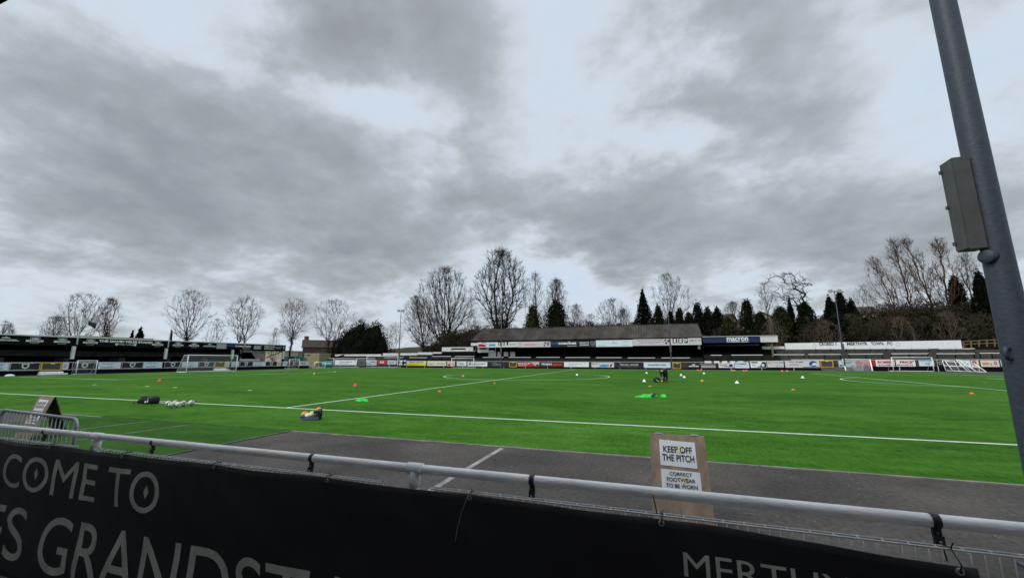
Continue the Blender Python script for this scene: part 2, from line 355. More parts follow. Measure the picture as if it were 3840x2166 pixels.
for s in (-1, 1):
    g = s*L_/2
    for dp, hw in ((16.5, 20.16), (5.5, 9.16)):
        fl(g-s*dp-lw, Wd/2-hw-lw, g-s*dp+lw, Wd/2+hw+lw, ZL)
        for t in (-1, 1): fl(g-s*lw, Wd/2+t*hw-lw, g-s*(dp-lw), Wd/2+t*hw+lw, ZL)
    sp = g-s*11; a = math.acos(5.5/9.15)
    arc(sp, Wd/2, 9.15, (math.pi if s > 0 else 0)-a, (math.pi if s > 0 else 0)+a, 40)
    mb.add([(sp+.12*math.cos(k*.7854), Wd/2+.12*math.sin(k*.7854), ZL) for k in range(8)], [tuple(range(8))])
    arc(g, 0, 1, (math.pi/2 if s > 0 else 0), (math.pi if s > 0 else math.pi/2), 12); arc(g, Wd, 1, (math.pi if s > 0 else -math.pi/2), (1.5*math.pi if s > 0 else 0), 12)
mb.add([(.12*math.cos(k*.7854), Wd/2+.12*math.sin(k*.7854), ZL+.004) for k in range(8)], [tuple(range(8))])
struct('pitch_markings', mb, LINE)
mb = MB(); fl(10.40, -9.55, 10.50, -3.92, .004)
for xx in (-1.06, .84): fl(xx-.02, -9.2, xx+.02, -3.95, .0225)
fl(-4.6, -3.90+.0, 4.45, -3.895, .0225); fl(4.45-.03, -9.3, 4.45, -3.91, .0225)
struct('path_markings', mb, mat('worn_line_white', (.33, .34, .31), .9, .55, 3, .2))
# far hills
HILL = mat('moorland', (.085, .075, .05), 1, .4, .004, 0, col2=(.034, .04, .036))
for dist, base, hh, seed in ((3600, 30, 150, 3.), (1500, 10, 34, 9.)):
    mb = MB(); vs = []; n = 140
    for i in range(n+1):
        a = rad(-95+180*i/n); h = hh*(.62+.38*mnoise.noise(Vector((a*3.2, seed, 0)))+.1*mnoise.noise(Vector((a*17, seed, 3)))+.03*mnoise.noise(Vector((a*90, seed, 3))))
        for k, (dd, hk) in enumerate(((-.22, -6), (-.1, .45), (0, 1), (.25, .9))): vs.append((math.sin(a)*dist*(1+dd), math.cos(a)*dist*(1+dd), h*hk if hk > 0 else hk))
    fs = [(4*i+k, 4*i+4+k, 4*i+5+k, 4*i+1+k) for i in range(n) for k in range(3)]
    mb.add(vs, fs); o = struct('hills', mb, HILL)
# ================================================================ FOREGROUND: rail, mesh, banner
ry, rz = -9.74, 1.10
rt = thing('handrail', 'long pale grey tubular handrail with black straps running across the foreground', 'railing', (10, ry, 0))
mb = MB(); mb.tube([(-6, ry, rz), (4, ry, rz), (8.15, ry, rz+.004), (12, ry, rz), (22, ry, rz-.004)], .031, 24); mb.build('top_rail', RAILP, rt, True)
for i, x in enumerate((.75, 4.48, 8.21, 11.94, 15.67, 19.4)):
    mb = MB(); mb.tube([(x, ry, -.36), (x, ry, rz-.02)], .033, 20); p = mb.build('post', RAILP, rt, True)
    mb = MB(); mb.tube([(x-.062, ry, rz), (x-.058, ry, rz), (x+.058, ry, rz), (x+.062, ry, rz)], [.0325, .0395, .0395, .0325], 24); mb.tube([(x, ry, rz-.125), (x, ry, rz-.12), (x, ry, rz-.015)], [.034, .0405, .0405], 20); mb.build('tee_joint', RAILP, p, True)
for x in (5.4, 7.30, 9.09, 11.0, 12.82, 14.86, 16.7):
    mb = MB(); mb.tube([(x-.017, ry, rz), (x+.017, ry, rz)], .0328, 24); st = mb.build('clamp_strap', RUBBER, rt, True)
    mb = MB(); mb.box(x-.017, ry-.012, rz-.075, x+.017, ry+.004, rz-.025); mb.box(x-.0185, ry-.024, rz-.105, x+.0185, ry-.004, rz-.062); mb.build('bracket', RUBBER, st)
    for q_, r_ in (((x, ry-.025, rz-.088), .007), ((x, ry-.013, rz-.052), .005)): mb = MB(); mb.sphere(q_, r_, 8); mb.build('bolt', GALV, st, True)
my = -9.80
def mesh_panel(x0, x1, label):
    root = thing('mesh_panel', label, 'mesh fence', (x0, my, -.3), 'welded mesh panels under the handrail')
    mb = MB()
    for z in (1.003, .80, .60, .40, .20, 0, -.2):
        for d in (-.017, .017): mb.tube([(x0, my+d, z), (x1, my+d, z)], .005, 6)
    for i in range(int((x1-x0)/.1)+1): mb.tube([(x0+.1*i, my-.017, 1.004), (x0+.1*i, my+.017, 1.004)], .0035, 5)
    n = int((x1-x0)/.05)
    for i in range(n+1):
        x = x0+(x1-x0)*i/n; mb.tube([(x, my, -.3), (x, my, 1.0)], .003, 5)
    mb.build('wires', mat('pale_zinc_wire', (.60, .61, .62), .5, .15, 14, .4), root, True)
mesh_panel(4.62, 8.05, 'welded wire mesh panel behind the banner, left of the post with the near tee joint')
mesh_panel(8.33, 11.72, 'welded wire mesh panel behind the plain black middle of the banner')
mesh_panel(12.12, 15.5, 'welded wire mesh panel under the right end of the handrail, its wires showing')
mesh_panel(.9, 4.4, 'welded wire mesh panel at the far left end of the handrail')
# banner cloth
BAN = bpy.data.materials.new('banner_cloth'); BAN.use_nodes = True; MATS['banner_cloth'] = BAN
b = BAN.node_tree.nodes['Principled BSDF']; b.inputs['Base Color'].default_value = (.016, .0145, .017, 1); b.inputs['Roughness'].default_value = .48; b.inputs['Specular IOR Level'].default_value = .4
nz = BAN.node_tree.nodes.new('ShaderNodeTexNoise'); nz.inputs['Scale'].default_value = 420; bp = BAN.node_tree.nodes.new('ShaderNodeBump'); bp.inputs['Strength'].default_value = .25; bp.inputs['Distance'].default_value = .003
tcb = BAN.node_tree.nodes.new('ShaderNodeTexCoord'); BAN.node_tree.links.new(tcb.outputs['Object'], nz.inputs['Vector']); BAN.node_tree.links.new(nz.outputs[0], bp.inputs['Height']); BAN.node_tree.links.new(bp.outputs[0], b.inputs['Normal'])
BLET = mat('banner_lettering', (.62, .59, .55), .75, .18, 5, .2)
EYES = [4.14, 5.32, 6.50, 7.68, 8.87, 10.06, 11.25, 12.42, 13.60, 14.86]
def ban_top(x):
    e = min(EYES, key=lambda q: abs(q-x)); i = EYES.index(e)
    return float(np.interp(x, [3.5, 13.4, 13.9, 14.26, 14.58, 14.93], [1.002, 1.003, .998, .976, .960, .952])) - .006*(1-math.cos(2*math.pi*(x-13.6)/1.18))*.5
def ban_y(x, z):
    w = .009*math.sin(x*4.1+z*3)+.020*mnoise.noise(Vector((x*1.3, z*1.8, 2)))+.014*mnoise.noise(Vector((x*2.6+z*3.4, z*1.2-x, 5)))+.004*mnoise.noise(Vector((x*9+z*8, z*5-x*3, 7)))
    near = min(abs(x-e) for e in EYES)
    w += .008*math.sin(22*(x+z*.7))*math.exp(-near*6)*max(0, z-.3)
    return my-.028-max(0., w+.022)-.01*max(0, .5-z)
bt = thing('banner', 'long black cloth banner with faded grey lettering tied below the handrail', 'banner', (10, my, 0))
mb = MB(); bx = np.linspace(3.6, 14.93, 260); nzv = 30; vs = []
for x in bx:
    zt = ban_top(x)
    for k in range(nzv+1):
        z = zt+(-.27-zt)*k/nzv; vs.append((x, ban_y(x, z), z))
fs = [(i*(nzv+1)+k, i*(nzv+1)+k+1, (i+1)*(nzv+1)+k+1, (i+1)*(nzv+1)+k) for i in range(len(bx)-1) for k in range(nzv)]
mb.add(vs, fs); cl = mb.build('cloth', BAN, bt, True)
mo = cl.modifiers.new('thickness', 'SOLIDIFY'); mo.thickness = .002; mo.offset = 1
def ban_text(s, x0, z0, x1, z1, bold=.0, taper=0.):
    cu = text_mesh(s, bold); v, f = cu; mb = MB()
    # split long faces by subdividing along the cloth: letters follow the folds
    import bmesh
    bm = bmesh.new(); vv = [bm.verts.new((x0+a*(x1-x0), 0, z0+b_*(z1-z0)-taper*a)) for a, b_, _ in v]
    for q in f:
        try: bm.faces.new([vv[i] for i in q])
        except ValueError: pass
    bmesh.ops.triangulate(bm, faces=bm.faces[:])
    for _ in range(2):
        ed = [e for e in bm.edges if e.calc_length() > .07]
        if ed: bmesh.ops.subdivide_edges(bm, edges=ed, cuts=1); bmesh.ops.triangulate(bm, faces=bm.faces[:])
    bm.verts.index_update()
    mb.add([(q.co.x, ban_y(q.co.x, q.co.z)-.0035, q.co.z) for q in bm.verts], [tuple(w.index for w in fa.verts) for fa in bm.faces]); bm.free()
    mb.build('lettering', BLET, bt)
ban_text('WEL', 5.55, .54, 6.78, .88); ban_text('COME', 6.90, .54, 8.53, .88); ban_text('TO', 8.72, .54, 9.46, .885)
ban_text('MILES', 5.35, -.13, 7.52, .37); ban_text('GRANDSTAND', 7.84, -.13, 12.75, .365)
ban_text('MERTHYR', 13.70, .735, 14.58, .853, .0, .03)
for u, v in ((149, 1773), (560, 1840)):
    mb = MB(); q = on_y(u, v, -9.84)
    mb.add([(q.x+a, ban_y(q.x+a, q.z+c)-.004, q.z+c) for a, c in ((-.035, 0), (0, -.06), (.035, 0), (0, .06))], [(0, 1, 2, 3)]); mb.build('diamond', BLET, bt)
for x in EYES:
    z = ban_top(x)-.020; mb = MB(); mb.lathe([(.007, -.003), (.014, -.006), (.017, 0)], (x, ban_y(x, z)-.003, z), 14, 1); ey = mb.build('eyelet', GALV, bt, True)
    mb = MB(); mb.tube([(x, ban_y(x, z)-.006, z), (x+.004, ban_y(x, z)-.012, z+.03), (x+.006, my-.02, 1.014), (x-.002, my+.024, 1.008), (x-.004, my+.0, z+.01)], .0035, 6); mb.tube([(x+.005, my-.022, 1.01), (x+.012, my-.036, 1.04)], .0028, 5); mb.build('cable_tie', RUBBER, ey, True)
mb = MB(); q0 = on_y(1757, 1850, -9.87); q1 = on_y(1712, 2031, -9.875)
mb.tube([q0+(q1-q0)*t+Vector((-.018*math.sin(t*2.6), 0, .0)) for t in np.linspace(0, 1, 12)], .0017, 5); mb.build('cord', mat('grey_cord', (.35, .35, .34), .8, .1), bt, True)
# hanging tie from the rail near the notice board
mb = MB(); q = on_y(2448, 1868, -9.78); mb.tube([q+Vector((0, 0, .02)), q+Vector((.012, -.01, -.03)), q+Vector((.02, -.01, -.085))], .0035, 6); tag(mb.build('cable_tie', RUBBER, None, True), 'loose black cable tie hanging under the rail in front of the plywood notice board', 'cable tie')
# ---------------------------------------------------------------- A-boards
def a_board(name, label, x0, x1, yt, zt, yf, yb, notices):
    root = thing(name, label, 'notice board', ((x0+x1)/2, yt, .004), 'plywood A-boards by the touchline')
    t = Vector((0, .018, 0)); z0 = .006
    mb = MB(); mb.slab([(x0-.015, yf, z0), (x1+.015, yf, z0), (x1, yt-.022, zt), (x0, yt-.022, zt)], t)
    fr = mb.build('front_board', PLY, root)
    mb = MB(); mb.slab([(x0-.01, yb-.018, z0), (x1+.01, yb-.018, z0), (x1, yt+.004, zt), (x0, yt+.004, zt)], t); mb.build('back_board', PLYD, root)
    up = Vector((0, yt-.022-yf, zt-z0)); F = Face((x0, yf, z0), (1, 0, 0), up); H = up.length; w = x1-x0
    for (a0, b0, a1, b1, lines, tilt) in notices:
        pm = MB(); n = 8; vs = []
        for i in range(n+1):
            for j in range(n+1):
                a = a0+(a1-a0)*i/n; bb = b0+(b1-b0)*j/n + tilt*(i/n-.5)
                vs.append(F.p(a*w, bb*H, .004+.004*abs(mnoise.noise(Vector((a*9, bb*14, x0))))))
        pm.add(vs, [(i*(n+1)+j, (i+1)*(n+1)+j, (i+1)*(n+1)+j+1, i*(n+1)+j+1) for i in range(n) for j in range(n)])
        pp = pm.build('paper_notice', PAPER, fr, True)
        mb = MB()
        for (s, c0, d0, c1, d1) in lines: F.text(mb, s, (a0+(a1-a0)*c0)*w, (b0+(b1-b0)*d0)*H-tilt*.0, (a0+(a1-a0)*c1)*w, (b0+(b1-b0)*d1)*H, .0125, .016)
        mb.build('lettering', INK, pp)
        mb = MB(); F.ell(mb, (a0*.45+a1*.55)*w, (b0*.3+b1*.7)*H, .04, .05, .0105); mb.build('stain', STAIN, pp)
    for xx in (x0+.1, x1-.1): mb = MB(); mb.box(xx-.04, yt-.026, zt-.004, xx+.04, yt+.03, zt+.004); mb.build('hinge', GALV, root)
    return root
N1 = (.17, .668, .82, .932, [('KEEP OFF', .10, .53, .90, .78), ('THE PITCH', .06, .20, .94, .46)], -.012)
N2 = (.17, .365, .86, .632, [('CORRECT', .22, .80, .79, .93), ('FOOTWEAR', .14, .58, .86, .72), ('TO BE WORN', .11, .36, .90, .50), ('AT ALL TIMES', .09, .13, .92, .28)], -.008)
a_board('notice_board', 'plywood A-board with KEEP OFF THE PITCH notice, nearer one beside the white path line', 13.525, 14.12, -7.07, 1.0, -7.46, -6.72, [N1, N2])
a_board('notice_board', 'plywood A-board seen from its open side behind the crowd barrier', -.90, -.27, -6.48, .965, -6.80, -6.12, [N1, N2])
# ---------------------------------------------------------------- crowd barrier
def crowd_barrier():
    a, b_ = Vector((3.2, -8.58, 0)), Vector((5.86, -8.82, 0)); d = (b_-a).normalized(); Lb = (b_-a).length; zt = 1.04; z0 = .17; r = .13
    root = thing('crowd_barrier', 'galvanised crowd control barrier with vertical bars on the turf strip', 'barrier', (a+b_)/2)
    pts = [a+Vector((0, 0, z0))]
    pts += [a+Vector((0, 0, zt-r))]
    for k in range(1, 7): t = math.pi/2*k/6; pts.append(a+d*(r-r*math.cos(t))+Vector((0, 0, zt-r+r*math.sin(t))))
    for k in range(0, 7): t = math.pi/2*k/6; pts.append(b_-d*(r-r*math.sin(t))+Vector((0, 0, zt-r+r*math.cos(t))))
    pts += [b_+Vector((0, 0, z0))]
    mb = MB(); mb.tube(pts, .021, 12); mb.tube([a+Vector((0, 0, z0)), b_+Vector((0, 0, z0))], .019, 10); mb.build('frame', GALV, root, True)
    for i in range(1, 20):
        q = a+d*(Lb*i/20); mb = MB(); mb.tube([q+Vector((0, 0, z0)), q+Vector((0, 0, zt))], .0075, 8); mb.build('bar', GALV, root, True)
    n = Vector((-d.y, d.x, 0))
    for t in (.12, .88):
        q = a+d*(Lb*t); mb = MB(); mb.tube([q-n*.27+Vector((0, 0, .025)), q-n*.20+Vector((0, 0, .06)), q+Vector((0, 0, z0)), q+n*.20+Vector((0, 0, .06)), q+n*.27+Vector((0, 0, .025))], .016, 8); mb.build('foot', GALV, root, True)
crowd_barrier()
# ---------------------------------------------------------------- floodlights
def floodlight(name, label, loc, near=False):
    x, y = loc; root = thing(name, label, 'floodlight', (x, y, 0), 'floodlight columns round the pitch')
    n = 40 if near else 12
    mb = MB(); mb.tube([(x, y, 0), (x, y, .05), (x, y, 3.0), (x, y, 5.8), (x, y, 13.2)], [.135, .130, .109, .101, .055], n); mb.build('pole', STEELD, root, True)
    mb = MB(); mb.box(x-.2, y-.2, 0, x+.2, y+.2, .025); mb.build('base_plate', STEELD, root)
    mb = MB(); z0, z1 = (2.96, 3.93) if near else (3.2, 4.45); bx0, bx1, by = (x-.245, x-.11, .085) if near else (x-.18, x+.18, .14)
    if near:
        mb.box(bx0, y-by, z0, bx1, y+by, z1); bo = mb.build('control_box', BOXP, root)
        dm = MB(); dm.box(bx0-.014, y-by+.004, z0+.008, bx0-.001, y+by-.004, z1-.008); dr = dm.build('door', BOXP, bo)
        for zz in (z0+.09, (z0+z1)/2, z1-.09): hm = MB(); hm.box(bx0-.028, y+by-.03, zz-.018, bx0-.012, y+by+.004, zz+.018); hm.build('hinge', STEELD, bo)
        mb = MB(); q = Vector((-math.sin(rad(62)), -math.cos(rad(62)), 0)); c = Vector((x, y, 2.87)); mb.tube([c+q*.08, c+q*.150, c+q*.158], [.068, .066, .058], 24); mb.build('access_port', STEELD, root, True)
        mb = MB(); c = Vector((x, y, 1.93)); q = Vector((-math.sin(rad(58)), -math.cos(rad(58)), 0)); mb.tube([c+q*.09+Vector((0, 0, .045)), c+q*.16+Vector((0, 0, .05)), c+q*.185, c+q*.16-Vector((0, 0, .05)), c+q*.09-Vector((0, 0, .05))], .017, 8); mb.build('lug', STEELD, root, True)
    else:
        mb.box(bx0, y-.26, z0, bx1, y-.09, z1); mb.build('control_box', BOXP, root)
    mb = MB(); mb.bar((x-.62, y, 13.2), (x+.62, y, 13.2), .09, .09); mb.tube([(x, y, 13.0), (x, y, 13.35)], .08, 10); mb.build('crossarm', STEELD, root)
    for s in (-1, 1):
        hx = x+s*.62; sg = -1 if y > 30 else 1; mb = MB()
        c = Vector((hx, y+sg*.05, 13.34)); t = Vector((0, sg*.95, -.30)).normalized()
        mb.tube([c-t*.35, c-t*.30, c-t*.1, c+t*.12, c+t*.20], [.10, .20, .28, .33, .33], 14); lp = mb.build('lamp_head', mat('lamp_housing', (.42, .44, .46), .5, .15, 4, .4, .3), root, True)
        mb = MB(); mb.tube([c+t*.205, c+t*.215], [.30, .29], 14); mb.build('lens', mat('lamp_glass', (.55, .58, .6), .15, .1, 3, .6), lp)
    return root
near_fl = floodlight('floodlight', 'near floodlight column with a grey control box, rising out of the frame', (16.9, -7.2), True)
f0 = floodlight('floodlight', 'slender floodlight column beside the far left corner goals, its twin lamps against the sky', (-42.4, 69.0))
copy_tree(f0, (-16.85, 69, 0), None, 'floodlight column standing in front of the left end of the corrugated roof')
copy_tree(f0, (16.95, 69, 0), None, 'floodlight column in front of the right part of the corrugated roofed stand')
copy_tree(f0, (43.53, 69, 0), None, 'floodlight column in front of the long white wall with black lettering')
# ---------------------------------------------------------------- near grandstand over the camera
gs = thing('grandstand', 'dark roof edge of the near grandstand at the top left corner', 'grandstand', (8, -15, -.46))
mb = MB(); mb.slab([(-20, -11.06, 5.03), (40, -11.06, 5.03), (40, -21, 5.9), (-20, -21, 5.9)], (0, 0, .12)); mb.build('roof', mat('roof_underside', (.46, .46, .47), .8, .3, 2), gs)
mb = MB(); mb.box(-20, -11.14, 5.0, 40, -10.981, 5.2); mb.build('fascia', BLACK, gs)
mb = MB(); mb.box(-20, -21.2, -.4, 40, -21, 4.6); mb.build('wall', mat('pale_stand_wall', (.6, .59, .57), .8, .2, 1), gs)
mb = MB()
for i in range(8): mb.box(-20, -14.2-i*.8, -.4, 40, -14.2-(i+1)*.8+.001, -.34+.32*(i+1))
mb.build('terrace_steps', mat('pale_concrete', (.42, .41, .39), .9, .3, 2), gs)
# ================================================================ LEFT STAND
XF = -57.0
def FX(u0, u1, zt, zb, x):   # face on a wall parallel to the left goal line
    a, b = on_x(u0, 1360, x), on_x(u1, 1360, x); return Face((x, a.y, zb), (0, 1, 0), (0, 0, 1)), b.y-a.y, zt-zb
ls = thing('covered_stand', 'long low black covered stand behind the left goal with white sponsor signs', 'stand', (-60, 20, 0))
y0, y1 = -6., on_x(1071, 1300, -57.3).y
mb = MB(); mb.slab([(-57.3, y0, 4.62), (-57.3, y1, 4.62), (-68.2, y1, 4.0), (-68.2, y0, 4.0)], (0, 0, .12)); mb.build('roof', mat('roof_sheet_grey', (.02, .02, .021), .9, .3, 2, .08), ls)  # near black: the shade under the roof is put into the sheet colour
mb = MB(); mb.box(-57.44, y0, 3.56, -57.31, y1, 4.66); fa = mb.build('fascia', BLACK, ls)
mb = MB(); mb.box(-57.5, y0, 4.665, -57.22, y1+.06, 4.80); mb.box(-57.46, y1+.003, 3.6, -57.3, y1+.09, 4.66); mb.build('capping', OFFW, fa)
mb = MB(); mb.box(-68.2, y0, -.3, -68.0, y1-1.5, 3.99); wl_ = mb.build('back_wall', SHADE, ls)
mb = MB(); a, b_ = on_x(0, 1320, -67.9), on_x(0, 1334, -67.9); e = on_x(986, 1331, -67.9); mb.box(-67.99, y0+.2, 2.35, -67.93, e.y, 3.15); mb.build('painted_band', mat('grey_band_paint', (.25, .26, .26), .8, .3, 1.2), wl_)
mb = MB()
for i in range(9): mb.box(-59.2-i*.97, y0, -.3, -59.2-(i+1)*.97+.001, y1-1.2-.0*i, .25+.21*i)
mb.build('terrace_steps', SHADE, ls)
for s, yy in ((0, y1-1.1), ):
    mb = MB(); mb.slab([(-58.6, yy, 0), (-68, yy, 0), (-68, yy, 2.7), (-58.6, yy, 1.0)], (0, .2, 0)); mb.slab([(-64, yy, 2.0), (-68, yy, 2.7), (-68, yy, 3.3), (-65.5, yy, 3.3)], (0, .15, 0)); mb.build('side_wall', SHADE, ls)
PY_ = [on_x(u, 1385, -57.2).y for u in (262, 613, 865, 1057)]; PY_ = [2*PY_[0]-PY_[1]-.3, PY_[0]-(PY_[1]-PY_[0])*2-.4] + PY_
for yy in PY_:
    mb = MB(); mb.box(-57.36, yy-.17, 0, -57.06, yy+.17, 1.93); p = mb.build('pillar', BLACK, ls)
    mb = MB(); mb.box(-57.36, yy-.16, 1.931, -57.08, yy+.16, 3.555); mb.build('pillar_top', OFFW, p)
mb = MB(); mb.bar((-57.4, y1-.4, 3.5), (-62, y1-.4, 2.2), .12, .12); mb.bar((-57.4, y1-.4, 3.52), (-66, y1-.4, 3.7), .12, .12); mb.build('brace', BLACK, ls)
for u0, u1 in ((238, 262), (443, 467), (619, 636), (756, 777), (-2, 12)):
    f, w, h = FX(u0, u1, 2.1, .3, -60.2); mb = MB(); mb.slab([f.p(0, 0), f.p(w, 0), f.p(w, h), f.p(0, h)], (-2.2, 0, 0)); mb.build('stair_wall', mat('stair_wall_paint', (.09, .09, .1), .9, .3, 1.5), ls)
for i in range(9):
    q = on_x(902+i*8.6, 1351, -59.6); mb = MB(); mb.box(-59.7, q.y-.2, 1.62, -59.6, q.y+.2, 1.98); mb.box(-59.6, q.y-.2, 1.58, -59.25, q.y+.2, 1.63); mb.build('seat', WHITE, ls)
fx_ = Face((-57.31, 0, 0), (0, 1, 0), (0, 0, 1))
def fq(u, v): q = on_x(u, v, -57.31); return q.y, q.z
def fascia_logo(u0, u1, zb=0):
    ya, yb = fq(u0, 1290)[0], fq(u1, 1290)[0]; c = (ya+yb)/2; w = yb-ya
    mb = MB(); fx_.rect(mb, ya, 3.98, yb, 4.2, .006); sg = mb.build('sign_bar', OFFW, fa)
    mb = MB(); t = .035; q = .42
    for (a, b_, c1, d1) in ((c-q, 4.22, c-q+t, 4.6), (c+q-t, 4.22, c+q, 4.6), (c-q, 4.565, c+q, 4.6), (c-.38, 3.8, c+.38, 3.83), (c-.38, 3.8, c-.35, 3.96), (c+.35, 3.8, c+.38, 3.96)): fx_.rect(mb, a, b_, c1, d1, .007)
    fx_.poly(mb, [(c-.3, 4.27), (c+.3, 4.27), (c+.3, 4.45), (c+.14, 4.4), (c, 4.53), (c-.14, 4.4), (c-.3, 4.45)], .007); mb.build('emblem', OFFW, fa)
    mb = MB(); fx_.text(mb, 'Valley Roofing', ya+.25, 4.03, yb-.25, 4.16, .012); mb.build('lettering', DARK, sg)
for u0, u1 in ((94, 161), (200, 261), (310, 366), (570, 612), (648, 688), (710, 747)): fascia_logo(u0, u1)
def fascia_text(s, u0, u1, zb, zt, m=OFFW, bold=.03, nm='lettering'):
    mb = MB(); fx_.text(mb, s, fq(u0, 1290)[0], zb, fq(u1, 1290)[0], zt, .007, bold); mb.build(nm, m, fa)
fascia_text('THE DAVID MILES STAND', 369, 571, 4.2, 4.52, WHITE, .05); fascia_text('Valley Roofing', 446, 500, 3.86, 4.06)
mb = MB()
for u in (438, 507):
    c = fq(u, 1290)[0]; fx_.poly(mb, [(c-.18, 4.1), (c+.18, 4.1), (c+.18, 3.92), (c, 3.76), (c-.18, 3.92)], .007)
for u in (17, 787):
    c = fq(u, 1290)[0]; fx_.poly(mb, [(c-.34, 4.32), (c+.34, 4.32), (c+.3, 4.42), (c+.12, 4.42), (c, 4.54), (c-.12, 4.42), (c-.3, 4.42)], .007)
    for k, hw in ((4.12, .9), (4.0, 1.1)): fx_.rect(mb, c-hw, k, c+hw, k+.07, .007)
mb.build('emblem', OFFW, fa)
mb = MB(); ya, yb = fq(813, 1290)[0], fq(850, 1290)[0]; fx_.rect(mb, ya, 3.72, yb, 4.6, .007); mb.build('blank_panel', mat('blank_panel_paint', (.40, .43, .43), .7, .15, 2), fa)
fascia_text('met', 853, 882, 4.12, 4.52, BLUE, .03); fascia_text('coaches', 883, 942, 4.12, 4.5, WHITE, .03); fascia_text('Executive travel', 912, 940, 3.82, 3.94, OFFW)
fascia_text('01823 247763', 992, 1031, 4.2, 4.46, WHITE, .03); fascia_text('PROUD TO', 1035, 1058, 4.2, 4.32, OFFW); fascia_text('SPONSOR', 1035, 1054, 4.0, 4.12, OFFW)
mb = MB()
for u0, u1, z0, n in ((953, 982, 3.82, 5), (992, 1031, 3.84, 2)):
    for k in range(n): fx_.rect(mb, fq(u0, 1290)[0], z0+k*.13, fq(u1, 1290)[0]-.3*(k % 2), z0+k*.13+.07, .007)
mb.build('small_print', OFFW, fa)
c = fq(1065, 1290)[0]; mb = MB(); fx_.poly(mb, [(c-.22, 4.5), (c+.22, 4.5), (c+.22, 4.1), (c, 3.86), (c-.22, 4.1)], .007); mb.build('emblem', GREYP, fa)
# flagpoles on the stand
for (ub, vb, ut, vt), lab, flag in (((288, 1291, 304, 1172), 'white flagpole with a drooping white and dark flag above the left stand', 0), ((630, 1302, 646, 1205), 'white flagpole with a furled dark flag above the left stand', 1)):
    a, t = on_x(ub, vb, -57.0), on_x(ut, vt, -57.0); r_ = thing('flagpole', lab, 'flagpole', (-57.0, a.y, a.z), 'flagpoles on the left stand')
    mb = MB(); mb.tube([(-57.0, a.y, a.z), (-57.0, a.y, t.z)], [.085, .05], 10); mb.sphere((-57, a.y, t.z+.05), .07, 8); mb.build('pole', WHITE, r_, True)
    mb = MB(); mb.box(-57.3, a.y-.06, 4.2, -56.95, a.y+.06, 4.3); mb.box(-57.3, a.y-.06, 3.8, -56.95, a.y+.06, 3.9); mb.build('bracket', BLACK, r_)
    mb = MB(); vs = []; n, m_ = 14, 8; hh = t.z-a.z
    for i in range(n+1):
        for j in range(m_+1):
            s, q = i/n, j/m_
            if flag == 0: vs.append((-57+.18*math.sin(s*7+q*2)*s, a.y+.06+s*1.45, t.z-.5-q*.85-s*s*.75-.25*math.sin(s*3)*(1-q)))
            else: vs.append((-57+.1*math.sin(s*9), a.y+.06+s*(.18+.22*q)+.03*math.sin(q*6), t.z-1.15-q*1.65-s*.25))
    fs = [(i*(m_+1)+j, (i+1)*(m_+1)+j, (i+1)*(m_+1)+j+1, i*(m_+1)+j+1) for i in range(n) for j in range(m_)]
    mb.add(vs, fs); mb.m = [1 if (i > n*.45 and flag == 0) or flag else 0 for i in range(n) for j in range(m_)]
    mb.build('flag', [OFFW, DARK], r_, True)
# ---------------------------------------------------------------- pitch fences
lf = thing('pitch_fence', 'low white railed fence on a black plinth in front of the left stand', 'fence', (XF, 25, 0))
yE = on_x(1160, 1370, XF).y
mb = MB(); mb.box(XF-.35, -8, 0, XF-.06, yE, .53); mb.build('plinth', SHADE, lf)
mb = MB(); mb.bar((XF-.05, -8, 1.53), (XF-.05, yE, 1.47), .06, .06); mb.build('rail', OFFW, lf)
mb = MB(); mb.bar((XF-.05, -8, .585), (XF-.05, yE, .585), .05, .05); mb.build('rail', OFFW, lf)
yy = -8
while yy < yE: mb = MB(); mb.box(XF-.09, yy-.03, .53, XF-.03, yy+.03, 1.5); mb.build('post', OFFW, lf); yy += 1.95
def ztop(x): return float(np.interp(x, [-68, -40, -10, 16, 25, 34, 47, 66, 90], [1.55, 1.5, 1.43, 1.38, 1.37, 1.62, 1.82, 1.87, 1.9]))
YF = 71.0
ff = thing('pitch_fence', 'long white railed pitch fence along the far touchline below the terraces', 'fence', (0, YF, 0))
xs = list(np.arange(-66, 80, 2.45))
mb = MB()
for a, b_ in zip(xs, xs[1:]): mb.bar((a, YF+.06, ztop(a)), (b_, YF+.06, ztop(b_)), .06, .06)
mb.build('rail', OFFW, ff)
for a in xs[::2]: mb = MB(); mb.box(a-.035, YF+.02, 0, a+.035, YF+.09, ztop(a)-.02); mb.build('post', OFFW, ff)
mb = MB(); mb.box(-66, YF+.12, 0, 80, YF+.3, .25)
for a, b_ in zip(xs, xs[1:]):
    if a > 24: mb.slab([(a, YF+.13, .0), (b_, YF+.13, .0), (b_, YF+.13, ztop(b_)-1.1), (a, YF+.13, ztop(a)-1.1)], (0, .2, 0))
mb.build('plinth', SHADE, ff)
mb = MB(); mb.box(-66, YF+.35, .25, 80, YF+.5, 1.2); mb.build('backing_wall', TERR, ff)
